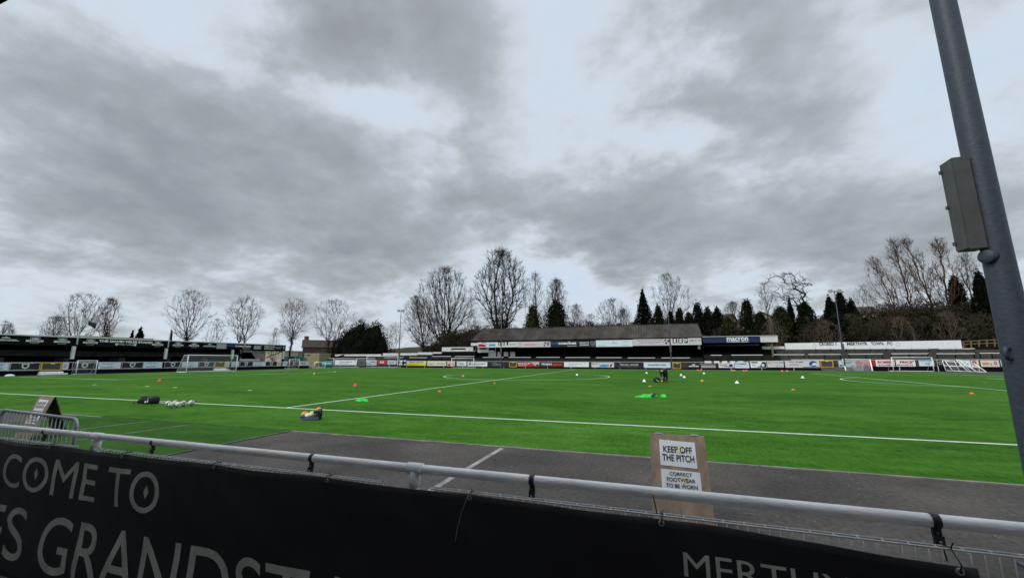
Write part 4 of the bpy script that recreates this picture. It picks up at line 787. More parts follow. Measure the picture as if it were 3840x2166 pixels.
# crush barriers
def crush(u0, u1, v, y, zfoot, n, label, group, top=True):
    a, b_ = on_y(u0, v, y), on_y(u1, v, y); r_ = thing('crush_barrier', label, 'crush barrier', ((a.x+b_.x)/2, y, zfoot), group)
    mb = MB(); mb.box(a.x, y-.05, a.z-.05, b_.x, y+.05, a.z+.05); mb.build('rail', WHITE, r_)
    for i in range(n):
        x = a.x+.06+(b_.x-a.x-.12)*i/(n-1); mb = MB(); mb.box(x-.055, y+.051, zfoot, x+.055, y+.13, a.z+(.06 if top else .12)); mb.build('post', BLACK, r_)
G1, G2, G3 = 'white barred crush barriers of the left corner terrace', 'white barred crush barriers in front of the covered stands', 'white barred crush barriers of the right terrace'
for u0, u1, v, g, lab in ((1233.5, 1407, 1343.5, G1, 'longest white crush barrier, in the far left corner'), (1441, 1514, 1340, G1, 'white crush barrier behind the floodlight at the far left corner'), (1535, 1601, 1340, G1, 'white crush barrier above the yellow and cream board'),
  (1620, 1691, 1335.5, G1, 'white crush barrier left of the white topped block'), (1706, 1779, 1335.5, G1, 'white crush barrier directly below the white topped block'),
  (1810, 1888, 1339, G2, 'white crush barrier at the left end of the corrugated stand'), (1908, 1991, 1339, G2, 'white crush barrier above the red and pinkish board'), (2011, 2099, 1339, G2, 'white crush barrier above the dark red board with orange lettering'),
  (2120, 2212, 1339.5, G2, 'white crush barrier above the light blue script board, mid stand'), (2234.5, 2331, 1340, G2, 'white crush barrier above the leaping figures board'), (2354, 2456.5, 1341, G2, 'white crush barrier above the black board with serif lettering'),
  (2480, 2588, 1341, G2, 'white crush barrier behind the floodlight at the right of the corrugated stand'), (2665, 2707, 1331, G2, 'short white crush barrier under the navy fronted stand'), (2742, 2860, 1330.5, G2, 'long white crush barrier under the navy fronted stand'),
  (2901, 3016.5, 1329, G3, 'white crush barrier right of the navy fronted stand'), (3031, 3153, 1328, G3, 'white crush barrier above the widest white board'), (3182, 3311, 1326.7, G3, 'white crush barrier above the large red board'),
  (3342, 3480, 1325.5, G3, 'white crush barrier behind the white goal at the right'), (3512, 3655, 1325.5, G3, 'white crush barrier above the heap of goals'), (3674, 3766, 1323.5, G3, 'white crush barrier nearest the big column at the right')):
    z = on_y(u0, v, 74.5).z; crush(u0, u1, v, 74.5, z-1.0, 3, lab, g)
for u0, u1, lab in ((3058, 3175, 'upper crush barrier below the word CROESO'), (3204, 3326, 'upper crush barrier below the middle of the long white wall'), (3355, 3486, 'upper crush barrier below the blank right part of the white wall'), (3518, 3655, 'upper crush barrier at the right end of the white wall')):
    z = on_y(u0, 1307, 77.5).z; crush(u0, u1, 1307.3, 77.5, z-.95, 3, lab, G3, False)
crush(2967, 3088, 1348, 72.3, .5, 4, 'low white bar just above the widest white board', G3)
for u0, u1, lab in ((2643, 2668, 'white block farthest left of the row behind the boards'), (2679, 2698, 'second white block from the left behind the black roofing board'), (2709, 2727.5, 'middle white block of the row behind the oval emblem board'), (2738.5, 2757, 'white block second from the right in the row'), (2768, 2788, 'white block farthest right of the row, above the blue capitals')):
    f, w, h = FY(u0, u1, 1353, 1362, 71.45); mb = MB(); mb.box(f.o.x, 71.52, .2, f.o.x+w, 71.9, f.o.z+h); tag(mb.build('white_block', WHITE), lab, 'block', 'white blocks behind the far boards')
# ================================================================ GOALS
def net_patch(mb, a, b_, c, d, s=.13, r=.004):   # quad a-b-c-d of cords (a,b top; d,c bottom)
    a, b_, c, d = map(Vector, (a, b_, c, d)); nu = max(2, int((b_-a).length/s)); nv = max(2, int((d-a).length/s))
    for i in range(nu+1): t = i/nu; mb.tube([a+(b_-a)*t, d+(c-d)*t], r, 3, False)
    for j in range(nv+1): t = j/nv; mb.tube([a+(d-a)*t, b_+(c-b_)*t], r, 3, False)
def goal(name, label, c, ax, back, W_, H_, Dt, Db, r=.055, group='goals round the pitch', nets=True, s=.14, M_=WHITE):
    """c: middle of the goal line, ax: unit vector along it, back: unit vector towards the net"""
    c, ax, back = Vector(c), Vector(ax).normalized(), Vector(back).normalized(); up = Vector((0, 0, 1)); root = thing(name, label, 'goal', c, group)
    L, R = c-ax*W_/2, c+ax*W_/2
    for p in (L, R): mb = MB(); mb.tube([p, p+up*H_], r, 10); mb.build('post', M_, root, True)
    mb = MB(); mb.tube([L+up*H_-ax*r, R+up*H_+ax*r], r, 10); mb.build('crossbar', M_, root, True)
    mb = MB(); mb.tube([L+up*r*.7, L+back*Db+up*r*.7, R+back*Db+up*r*.7, R+up*r*.7], r*.7, 8); mb.build('ground_frame', M_, root, True)
    for p in (L, R):
        mb = MB(); mb.tube([p+up*H_, p+back*Dt+up*(H_-.02), p+back*Db+up*.05], r*.55, 8); mb.build('stanchion', M_, root, True)
    if nets:
        mb = MB(); A, B = L+up*H_, R+up*H_; A2, B2 = A+back*Dt, B+back*Dt; A3, B3 = L+back*Db+up*.06, R+back*Db+up*.06
        if Dt > .1: net_patch(mb, A, B, B2, A2, s)
        net_patch(mb, A2, B2, B3, A3, s); net_patch(mb, A, A2, A3, L+up*.06, s); net_patch(mb, B, B2, B3, R+up*.06, s); mb.build('net', NETM, root)
    return root
goal('goal', 'full size white goal on the left goal line with a deep sloping net', (-50.2, Wd/2, .02), (0, 1, 0), (-1, 0, 0), 7.44, 2.47, .9, 2.1, .06)
q0, q1 = on_x(290, 1400, -54.6), on_x(363, 1398, -54.6)
goal('goal', 'small white training goal by the fence under the left stand', (-54.9, (q0.y+q1.y)/2, .004), (0, 1, 0), (-1, 0, 0), q1.y-q0.y, 1.72, .25, 1.0, .05, s=.2)
# corner goals
def gz_(u, Y): q = on_y(u, 1376, Y); return Vector((q.x, Y, .004))
q0, q1 = on_x(1078, 1381, -54.6), on_x(1125, 1380, -54.6)
goal('goal', 'white wedge shaped goal with sloping side bars in the far left corner', ((-54.6), (q0.y+q1.y)/2, .004), (.1, 1, 0), (-1, .1, 0), (q1.y-q0.y)*.72, 1.85, .2, 1.3, .055)
a = gz_(1175, 61.5); goal('goal', 'low white slatted training goal beside the person in a yellow vest', (-57.5, 60.8, .004), (.5, 1, 0), (-1, .4, 0), 2.4, 1.25, .3, .9, .06)
def far_goal(u0, u1, vtop, Y, dt, db, label, nets=True, H=None):
    a, b_ = gz_(u0, Y), gz_(u1, Y); H_ = H or on_y(u0, vtop, Y).z
    return goal('goal', label, (a+b_)/2, (1, 0, 0), (0, 1, 0), b_.x-a.x, H_, dt, db, .055, nets=nets, s=.2)
far_goal(1249, 1336, 1343.5, 69.2, .3, .9, 'wide white goal standing in front of the white board with blue script')
far_goal(1374, 1491, 1335, 69.4, .5, 1.3, 'white goal with a net behind the far left floodlight column')
far_goal(1693, 1776, 1343, 69.6, .4, 1.1, 'white goal below the white topped block, left of the corrugated stand')
far_goal(3349, 3500, 1339.5, 68.6, .2, 1.6, 'white goal in front of the builders merchants board at the right', nets=False)
# tipped goal with grey net near the right gate
r_ = thing('goal', 'tipped small goal with a grey net leaning beside the right floodlight column', 'goal', (45.5, 69, 0), 'goals round the pitch')
A, B = on_y(3160, 1346, 70.6), on_y(3262, 1347, 70.4); A2, B2 = on_y(3172, 1386, 68.0), on_y(3271, 1383, 68.0); A2.z = B2.z = .06
for p, q in ((A, A2), (B, B2)): mb = MB(); mb.tube([p, q], .09, 8); mb.build('post', WHITE, r_, True)
mb = MB(); mb.tube([A, B], .05, 8); mb.build('crossbar', WHITE, r_, True)
mb = MB(); net_patch(mb, A, B, B2, A2, .1, .006); C2 = (A2+B2)/2+Vector((-.2, 1.4, 0)); net_patch(mb, A+Vector((1, 0, 0)), B-Vector((.6, 0, 0)), B2+Vector((-.8, 1.2, 0)), A2+Vector((1.6, 1.2, 0)), .1, .006); mb.build('net', NETM, r_)
# heap of goal frames
for i, (u0, v0, u1, v1, lean, lab) in enumerate(((3533, 1350, 3590, 1374, .5, 'white goal frame at the left of the heap by the right fence'), (3545, 1353, 3625, 1377, .9, 'middle white goal frame of the heap by the right fence'), (3585, 1347, 3640, 1380, 1.2, 'upright tilted white goal frame at the right of the heap'), (3600, 1352, 3672, 1385, 1.9, 'lowest white goal frame lying at the front of the heap'))):
    Y = 70.4-.45*i; a, b_ = on_y(u0, v0, Y), on_y(u1, v1, Y-lean*.4); w = b_.x-a.x; zt = a.z-.05; rt_ = thing('training_goal', lab, 'goal', ((a.x+b_.x)/2, Y, 0), 'heap of goal frames')
    tl_, tr_ = Vector((a.x, Y, zt)), Vector((a.x+w*.86, Y-.2*lean, zt-.12*i)); bl, br = Vector((a.x+.25*i, Y-.9*lean, .06+.04*(3-i))), Vector((b_.x, Y-1.1*lean, .06))
    for nm, pts in (('crossbar', [tl_, tr_]), ('post', [tl_, bl]), ('post', [tr_, br]), ('ground_bar', [bl, br]), ('stanchion', [tl_+(bl-tl_)*.5, tr_+(br-tr_)*.5])): mb = MB(); mb.tube(pts, .05, 8); mb.build(nm, WHITE, rt_, True)
    mb = MB(); net_patch(mb, tl_, tr_, br, bl, .22, .006); mb.build('net', NETM, rt_)
# ================================================================ TRAINING KIT ON THE PITCH
ZT = .02
def cone(label, u, v, h, r, m, group, Y=None):
    q = on_z(u, v, ZT) if Y is None else on_y(u, v, Y); x, y = q.x, q.y; rt_ = thing('marker_cone', label, 'cone', (x, y, ZT), group); o_ = r_ = None
    mb = MB(); mb.lathe([(r, .001), (r, .012), (r*.86, .02), (r*.30, h), (r*.22, h), (r*.22, h-.01)], (x, y, ZT), 20); mb.build('cone', m, rt_, True)
    mb = MB(); mb.lathe([(r*1.0, .0125), (r*1.02, .008), (r*1.02, .002)], (x, y, ZT), 20); mb.build('rim', m, rt_, True)
CW, CR, CS, CO = P('cone_white', 235, 238, 235), P('cone_red', 235, 60, 78), P('cone_salmon', 240, 120, 90), P('cone_orange', 245, 120, 30)
GW, GR, GO = 'white marker cones on the pitch', 'red and salmon marker cones on the pitch', 'orange disc markers on the pitch'
for lab, u, v in (('white cone on the far side of the centre circle', 2163.7, 1406.7), ('white cone farthest left, behind and left of the bending person', 2424.7, 1399.5), ('white cone just left of the bending person and the dark bag', 2416, 1430.5), ('upper left one of the two neighbouring white cones right of the bending person', 2554, 1408), ('lower right one of the two neighbouring white cones right of the bending person', 2566, 1415.7), ('white cone below the wide black roofing board', 2640, 1401), ('largest white cone, right of the orange football', 2764, 1436.5), ('white cone farthest right, near the penalty area corner', 3010, 1416.6)): cone(lab, u, v, .20, .165, CW, GW)
cone('red cone on the left, in front of the left penalty area corner', 598, 1428.5, .19, .15, CR, GR); cone('nearest red cone, left of the halfway line', 1331.7, 1447.3, .20, .15, CR, GR)
cone('small salmon cone near the tip of the left penalty arc', 1178, 1402.6, .2, .16, CS, GR); cone('small salmon cone inside the centre circle', 1736.6, 1411.3, .2, .16, CS, GR)
for lab, u, v in (('flat orange disc nearest the halfway line', 1649, 1468), ('flat orange disc in front of the centre circle', 1854, 1437.3), ('orange disc just below the white cone left of the bending person', 2438, 1448.5), ('orange disc below the right penalty area corner', 2974, 1461.3), ('flat orange disc farthest right, near the big column', 3644, 1475.8)): cone(lab, u, v, .075, .105, CO, GO)
GF = 'orange cones along the far touchline'
for i, (u, lab) in enumerate(((2616.8, 'leftmost orange cone on the far touchline'), (2628, 'second orange cone from the left on the far touchline, left pair'), (2746, 'left cone of the orange pair below the oval emblem board'), (2754, 'right cone of the orange pair below the oval emblem board'), (2789, 'left cone of the orange pair below the blue capitals board'), (2799.5, 'right cone of the orange pair below the blue capitals board'), (2933, 'left cone of the orange pair below the gold initials board'), (2952, 'rightmost orange cone on the far touchline'))): cone(lab, u, 1391, .2, .2, CS, GF, 62.6+.35*(i % 2))
for u, v, lab in ((355, 1442, 'white flat disc farthest left on the pitch'), (553, 1448, 'white flat disc below the red cone at the left'), (657, 1452.3, 'white flat disc third from the left'), (937, 1462.8, 'white flat disc nearest the halfway line on the left')):
    q = on_z(u, v, ZT); mb = MB(); mb.lathe([(.12, .001), (.125, .006), (.09, .014), (.05, .015)], (q.x, q.y, ZT), 18); tag(mb.build('flat_marker', CW, None, True), lab, 'marker', 'white flat discs on the left of the pitch')
q = on_z(600, 1511, ZT); mb = MB(); mb.box(q.x-.22, q.y-.05, ZT, q.x+.28, q.y+.05, ZT+.012); tag(mb.build('strip_marker', CW), 'short white strip marker lying beside the black sports bag', 'marker')
# balls
def ball_material(name, base, dark, spots):
    m = bpy.data.materials.new(name); m.use_nodes = True; nt = m.node_tree; b = nt.nodes['Principled BSDF']; b.inputs['Roughness'].default_value = .45; MATS[name] = m
    tcn = nt.nodes.new('ShaderNodeTexCoord'); acc = None
    for nrm, off, wd in spots:
        d = nt.nodes.new('ShaderNodeVectorMath'); d.operation = 'DOT_PRODUCT'; d.inputs[1].default_value = Vector(nrm).normalized(); nt.links.new(tcn.outputs['Object'], d.inputs[0])
        def mth(op, a, v):
            n = nt.nodes.new('ShaderNodeMath'); n.operation = op; nt.links.new(a, n.inputs[0])
            if v is not None:
                if isinstance(v, float): n.inputs[1].default_value = v
                else: nt.links.new(v, n.inputs[1])
            return n.outputs[0]
        s = mth('LESS_THAN', mth('ABSOLUTE', mth('SUBTRACT', d.outputs['Value'], off*.11), None), wd*.11); acc = s if acc is None else mth('MAXIMUM', acc, s)
    mx = nt.nodes.new('ShaderNodeMix'); mx.data_type = 'RGBA'; mx.inputs[6].default_value = (*base, 1); mx.inputs[7].default_value = (*dark, 1); nt.links.new(acc, mx.inputs[0]); nt.links.new(mx.outputs[2], b.inputs['Base Color']); return m
BALLW = ball_material('football_white', (.72, .70, .62), (.035, .045, .04), (((1, .3, .4), .25, .10), ((-.5, 1, .3), -.2, .10), ((.2, -.4, 1), .1, .10)))
BALLO = ball_material('football_orange', (.85, .36, .05), (.35, .09, .02), (((1, .3, .4), .2, .08), ((-.5, 1, .3), -.1, .08)))
BALLY = ball_material('football_yellow', (.68, .70, .16), (.35, .35, .1), (((1, .3, .4), .2, .07), ((-.5, 1, .3), -.1, .07)))
def ball(m, label, c, rot=(0, 0, 0), r=.11, group=None):
    mb = MB(); mb.sphere((0, 0, 0), r, 22); o = mb.build('football', m, None, True); o.location = c; o.rotation_euler = rot; return tag(o, label, 'ball', group)
gb = 'white footballs on the near touchline'
for i, (u, v, lab) in enumerate(((641, 1528.5, 'front left white football of the cluster on the touchline'), (630, 1523, 'back left white football of the cluster'), (656, 1521, 'white football at the back middle of the cluster'), (667, 1527, 'front middle white football of the cluster'), (685, 1522.5, 'right white football of the cluster touching its neighbours'), (716.5, 1519.5, 'single white football lying apart, right of the cluster'))):
    q = on_z(u, v, ZT); ball(BALLW, lab, (q.x, q.y, ZT+.11), (i*1.3, i*.7, i*2.1), group=gb)
q = on_z(2634, 1435, ZT); ball(BALLO, 'orange football lying alone right of the bending person', (q.x, q.y, ZT+.13), (.4, 1, 0), .13)
# black sports bag
def loft(mb, sections, n=14):
    vs = []
    for cx, cy, cz, hx_, hy, hz_, p in sections:
        for k in range(n):
            a = 2*math.pi*k/n; c_, s_ = math.cos(a), math.sin(a); f = lambda t: math.copysign(abs(t)**p, t)
            vs.append((cx, cy+hy*f(c_), cz+hz_*f(s_)))
    m = len(sections); mb.add(vs, [(i*n+k, i*n+(k+1) % n, (i+1)*n+(k+1) % n, (i+1)*n+k) for i in range(m-1) for k in range(n)]+[tuple(range(n))[::-1], tuple((m-1)*n+k for k in range(n))])
BAGM = mat('black_nylon', (.010, .010, .012), .55, .3, 12, .35, bump=.3, bscale=25)
def sports_bag():
    q = on_z(541, 1513, ZT); x, y = q.x, q.y+.12; rt_ = thing('sports_bag', 'black sports bag with a small white logo lying on the near touchline', 'bag', (x, y, ZT))
    mb = MB(); loft(mb, [(x-.56, y, ZT+.04, 0, .04, .035, .6), (x-.50, y, ZT+.065, 0, .12, .062, .6), (x-.34, y, ZT+.115, 0, .15, .112, .6), (x-.20, y, ZT+.155, 0, .165, .15, .55), (x+.02, y, ZT+.172, 0, .175, .168, .5), (x+.20, y, ZT+.155, 0, .175, .152, .55), (x+.42, y, ZT+.168, 0, .17, .164, .5), (x+.53, y, ZT+.145, 0, .14, .135, .5), (x+.57, y, ZT+.11, 0, .08, .085, .6)]); mb.build('body', BAGM, rt_, True)
    mb = MB(); mb.tube([(x-.50, y-.1, ZT+.08), (x-.62, y-.14, ZT+.06), (x-.68, y-.16, ZT+.015), (x-.58, y-.18, ZT+.01)], .014, 6); mb.build('strap', BAGM, rt_, True)
    mb = MB(); mb.tube([(x-.25, y-.16, ZT+.26), (x-.05, y-.2, ZT+.30), (x+.2, y-.17, ZT+.29)], .012, 6); mb.build('handle', BAGM, rt_, True)
    F = Face((x+.1, y-.178, ZT+.06), (1, 0, 0), (0, 0.02, 1)); mb = MB(); F.rect(mb, 0, 0, .12, .07, .004); F.poly(mb, [(.16, .0), (.23, .02), (.21, .13), (.17, .12)], .004); F.ell(mb, .19, .17, .02, .02, .004); mb.build('logo', OFFW, rt_)
sports_bag()
# open holdall with balls
def holdall():
    q = on_z(1150, 1574, ZT); x, y = q.x, q.y+.16; rt_ = thing('ball_holdall', 'open dark blue holdall with coloured balls spilling out by the halfway line', 'bag', (x, y, ZT))
    NV = mat('navy_nylon', (.018, .03, .065), .5, .4, 7, .4, bump=.3, bscale=20); SL = mat('slate_blue_panel', (.10, .14, .21), .5, .25, 9, .4)
    mb = MB(); n = 26; vs = []
    for k in range(n):   # soft walls with a drooping rim
        a = 2*math.pi*k/n; cx, sy = math.cos(a), math.sin(a); hh = .10+.06*math.sin(a*3+1)+(.14 if cx > .55 else 0)+(.10 if cx < -.75 else 0)
        for sc, z in ((.94, .0), (1.04, .04), (1.0, hh*.7), (.93, hh), (.86, hh-.015), (.82, .03)): vs.append((x+.36*sc*cx+.01*math.sin(5*a), y+.21*sc*sy, ZT+z))
    mb.add(vs, [(k*6+j, ((k+1) % n)*6+j, ((k+1) % n)*6+j+1, k*6+j+1) for k in range(n) for j in range(5)]+[tuple(k*6+5 for k in range(n))])
    bd = mb.build('body', NV, rt_, True)
    mb = MB(); vs = []
    for i in range(13):
        a = math.pi*(1.06+.86*i/12); hh = .045+.022*math.sin(a*4)
        vs += [(x+.381*math.cos(a), y+.224*math.sin(a), ZT+.012), (x+.381*math.cos(a), y+.226*math.sin(a), ZT+.03+hh+(.05 if i > 7 else 0))]
    mb.add(vs, [(2*i, 2*i+2, 2*i+3, 2*i+1) for i in range(12)]); mb.build('side_panel', SL, rt_, True)
    mb = MB(); mb.tube([(x+.30, y-.10, ZT+.2), (x+.36, y-.05, ZT+.33), (x+.39, y, ZT+.34), (x+.41, y+.02, ZT+.2), (x+.40, y, ZT+.05)], .014, 7); mb.build('strap', BAGM, rt_, True)
    mb = MB(); vs = []
    for i in range(9):
        for j in range(5): vs.append((x+.08+.30*i/8, y-.02-.05*j/4, ZT+.17+.10*math.sin(i/8*2.6)-.10*(1-j/4)*.4+.015*math.sin(i*2+j)))
    mb.add(vs, [(i*5+j, (i+1)*5+j, (i+1)*5+j+1, i*5+j+1) for i in range(8) for j in range(4)]); fl_ = mb.build('flap', NV, rt_, True); mo = fl_.modifiers.new('thickness', 'SOLIDIFY'); mo.thickness = .02
    g = 'balls in the open holdall'
    ball(BALLO, 'bright orange ball at the left end of the open holdall', (x-.22, y-.03, ZT+.125), (0, 0, 1), .115, g); ball(BALLY, 'yellow ball in the middle of the open holdall', (x-.01, y+.05, ZT+.145), (1, 0, 0), .10, g)
    ball(ball_material('ball_pale', (.74, .72, .70), (.5, .48, .47), (((1, .2, .3), .3, .05),)), 'pale white ball at the front of the open holdall', (x-.02, y-.10, ZT+.10), (0, 1, 0), .105, g); ball(BALLO, 'orange ball perched on the right top of the holdall', (x+.17, y+.12, ZT+.27), (2, 1, 0), .09, g)
    ball(ball_material('ball_peach', (.78, .52, .25), (.5, .3, .15), (((1, .2, .3), .3, .05),)), 'peach coloured ball half hidden by the holdall flap', (x+.13, y-.09, ZT+.14), (0, 1, 0), .08, g)
holdall()
# training bibs
BIB = P('bib_green', 62, 205, 76, rough=.8, var=.35, scale=9); BIBD = P('bib_dark_trim', 24, 70, 80)
def bib(label, pts, h, seed, group='green training bibs on the pitch', dark=False):
    pts = [on_z(u, v, ZT) for u, v in pts]; c = sum(pts, Vector())/len(pts); rt_ = thing('training_bib', label, 'bib', (c.x, c.y, ZT), group)
    n = len(pts)*7; rings = 16; vs = []; ol = []
    for k in range(n):
        a, b_ = pts[k//7], pts[(k//7+1) % len(pts)]; p = a+(b_-a)*((k % 7)/7); d = p-c; ol.append(c+d*(.92+.4*mnoise.noise(Vector((p.x*9, p.y*4, seed*3)))))
    for i in range(rings):
        t = 1-i/(rings-1)*.97
        for k in range(n):
            q = c+(ol[k]-c)*t; f = 1-abs(mnoise.noise(Vector((q.x*7, q.y*3.5, seed)))*2); g = mnoise.noise(Vector((q.x*17, q.y*9, seed+4)))
            vs.append((q.x+.03*g, q.y, ZT+.004+(h*(1-t**4))*max(.05, .25+.75*f+.35*g)))
    fs = [(i*n+k, i*n+(k+1) % n, (i+1)*n+(k+1) % n, (i+1)*n+k) for i in range(rings-1) for k in range(n)]+[tuple((rings-1)*n+k for k in range(n))]
    mb = MB(); mb.add(vs, fs); mb.build('cloth', BIB, rt_, False)
    if dark:
        mb = MB(); p, q = dark; p, q = on_z(*p, ZT), on_z(*q, ZT); mb.tube([p+Vector((0, 0, .06)), (p+q)/2+Vector((0, .02, .12)), q+Vector((0, 0, .10))], [.05, .07, .05], 8); mb.build('trim', BIBD, rt_, True)
bib('green bib lying alone beside the halfway line on the left', [(1332, 1502), (1350, 1505), (1380, 1504), (1380, 1497), (1372, 1493), (1362, 1496), (1345, 1494)], .065, 3.)
bib('larger green bib pile with a dark trim below the bending person', [(2385, 1488), (2405, 1490), (2420, 1492), (2440, 1490), (2452, 1488), (2466, 1485), (2460, 1477), (2445, 1480), (2420, 1479), (2405, 1481)], .10, 5., dark=((2446, 1489), (2458, 1484)))
bib('smaller green bib right of the larger bib pile', [(2476, 1488), (2490, 1489), (2501, 1490), (2498, 1483), (2486, 1480), (2477, 1481)], .085, 8.)
q = on_z(36, 1412, 0); mb = MB(); mb.sphere((q.x, q.y, .1), .32, 14, (.8, 1.2, .55)); tag(mb.build('sandbag', WHITE, None, True), 'white lumpy sandbag lying by the fence at the far left', 'sandbag')
# bag beside the bending person
bx, by = on_z(2468, 1432.5, ZT).xy
rt_ = thing('ball_bag', 'round black ball bag with a pale patch at the feet of the bending person', 'bag', (bx, by, ZT))
mb = MB(); n_ = 18
mb.sphere((bx-.10, by, ZT+.205), .25, n_, (1.15, .95, .82)); mb.sphere((bx+.22, by, ZT+.13), .17, 14, (1.5, 1, .75)); mb.build('body', BAGM, rt_, True)
mb = MB(); F = Face((bx-.17, by-.245, ZT+.16), (1, 0, -.55), (.5, .1, 1)); F.rect(mb, 0, 0, .27, .09, .0); mb.build('label_patch', GREYP, rt_)
mb = MB(); mb.tube([(bx+.05, by-.1, ZT+.31), (bx+.0, by-.02, ZT+.42), (bx-.14, by, ZT+.43), (bx-.2, by-.05, ZT+.38)], .02, 6); mb.build('handle', mat('tan_webbing', (.10, .07, .035), .7, .2), rt_, True)
ball(BALLO, 'orange ball lying between the black ball bag and the feet of the bending person', (bx+.30, by-.22, ZT+.10), (0, 0, 0), .10); ball(BALLW, 'pale ball held just above the orange ball by the bending person', (bx+.36, by-.05, ZT+.36), (1, 0, 2), .085)
# ================================================================ PEOPLE
SKIN = mat('skin', (.42, .25, .18), .6, .1, 20); TROU = mat('black_tracksuit', (.010, .011, .016), .7, .25, 14); JACK = mat('dark_jacket', (.014, .018, .026), .65, .25, 14); HIVI = P('hi_vis_yellow', 205, 235, 60); HAIR = mat('dark_hair', (.02, .015, .012), .6, .3, 30); SHOE = mat('dark_shoe', (.02, .02, .022), .5, .2)
def person(label, joints, bones, mats, zone, hair=None, loc=(0, 0, 0), extra=None):
    """joints: name -> (x,y,z,r); bones: pairs, first joint is the root; zone(mid point) gives the material index"""
    names = list(joints); me = bpy.data.meshes.new('person'); me.from_pydata([joints[n][:3] for n in names], [(names.index(a), names.index(b_)) for a, b_ in bones], [])
    tmp = bpy.data.objects.new('person_cage', me); C.objects.link(tmp)
    sk = tmp.modifiers.new('skin', 'SKIN'); sk.use_smooth_shade = True
    for i, n in enumerate(names): r = joints[n][3]*(1.28 if joints[n][3] > .03 else 1.); me.skin_vertices[0].data[i].radius = (r, r); me.skin_vertices[0].data[i].use_root = (i == 0)
    ss = tmp.modifiers.new('sub', 'SUBSURF'); ss.levels = 2; ss.render_levels = 2
    bpy.context.view_layer.update(); dg = bpy.context.evaluated_depsgraph_get(); new = bpy.data.meshes.new_from_object(tmp.evaluated_get(dg)); bpy.data.objects.remove(tmp)
    new.name = 'person'; new.materials.clear()
    for m in mats: new.materials.append(m)
    for p in new.polygons: p.material_index = zone(p.center); p.use_smooth = True
    o = bpy.data.objects.new('person', new); C.objects.link(o); o.location = loc; ORG[o.name] = Vector(loc); tag(o, label, 'person')
    return o
# bending person, side on, facing left (-x), feet on the turf
def bend():
    J = dict(hip=(0, 0, .98, .155), hipl=(0, -.09, .93, .11), hipr=(0, .09, .93, .11), kneel=(.045, -.10, .50, .075), kneer=(.02, .11, .50, .075), ankl=(.03, -.11, .10, .05), ankr=(.05, .12, .10, .05), toel=(-.15, -.13, .045, .042), toer=(-.13, .14, .045, .042),
             waist=(-.16, 0, 1.05, .145), chest=(-.36, 0, 1.02, .165), neck=(-.54, 0, .92, .07), head=(-.64, 0, .84, .105), crown=(-.71, 0, .77, .085), nose=(-.62, 0, .745, .03),
             shl=(-.42, -.19, .94, .075), shr=(-.42, .19, .94, .075), ell=(-.36, -.22, .66, .05), elr=(-.38, .2, .66, .05), wrl=(-.31, -.17, .44, .036), wrr=(-.34, .15, .43, .036), hl=(-.30, -.15, .36, .036), hr=(-.33, .12, .35, .036))
    for s, h in (('l', 'hl'), ('r', 'hr')):
        hx_, hy, hz_, _ = J[h]
        for k in range(4): J[f'f{s}{k}'] = (hx_-.03+.022*k, hy+(.03 if s == 'l' else -.03), hz_-.085+.008*abs(k-1.5), .010)
        J[f't{s}'] = (hx_-.05, hy+(.05 if s == 'l' else -.05), hz_-.03, .011)
    B = [('hip', 'hipl'), ('hip', 'hipr'), ('hipl', 'kneel'), ('hipr', 'kneer'), ('kneel', 'ankl'), ('kneer', 'ankr'), ('ankl', 'toel'), ('ankr', 'toer'), ('hip', 'waist'), ('waist', 'chest'), ('chest', 'neck'), ('neck', 'head'), ('head', 'crown'), ('head', 'nose'), ('chest', 'shl'), ('chest', 'shr'), ('shl', 'ell'), ('shr', 'elr'), ('ell', 'wrl'), ('elr', 'wrr'), ('wrl', 'hl'), ('wrr', 'hr')]
    for s in 'lr': B += [('h'+s, f'f{s}{k}') for k in range(4)] + [('h'+s, 't'+s)]
    def zone(c):
        if c.x < -.56 and c.z > .66: return 2
        if c.x < -.2 and c.z < .43: return 2
        if c.z < .12: return 3
        return 1 if (c.x < -.06 and c.z > .43) else 0
    o = person('person in a black tracksuit bending over the ball bag, legs straight', J, B, [TROU, JACK, SKIN, SHOE], zone, loc=(on_z(2496, 1433, ZT).x, on_z(2496, 1433, ZT).y+.05, ZT))
    L = o.location; mb = MB(); mb.sphere((L.x-.69, L.y, L.z+.80), .122, 14, (.95, .95, 1.0)); mb.build('hair', HAIR, o, True)
    mb = MB(); mb.tube([(L.x-.02, L.y-.125, L.z+1.10), (L.x-.14, L.y-.13, L.z+1.15), (L.x-.3, L.y-.14, L.z+1.13)], [.02, .035, .02], 8); mb.build('jacket_stripe', GREYP, o, True); o.rotation_euler.z = rad(64)
bend()
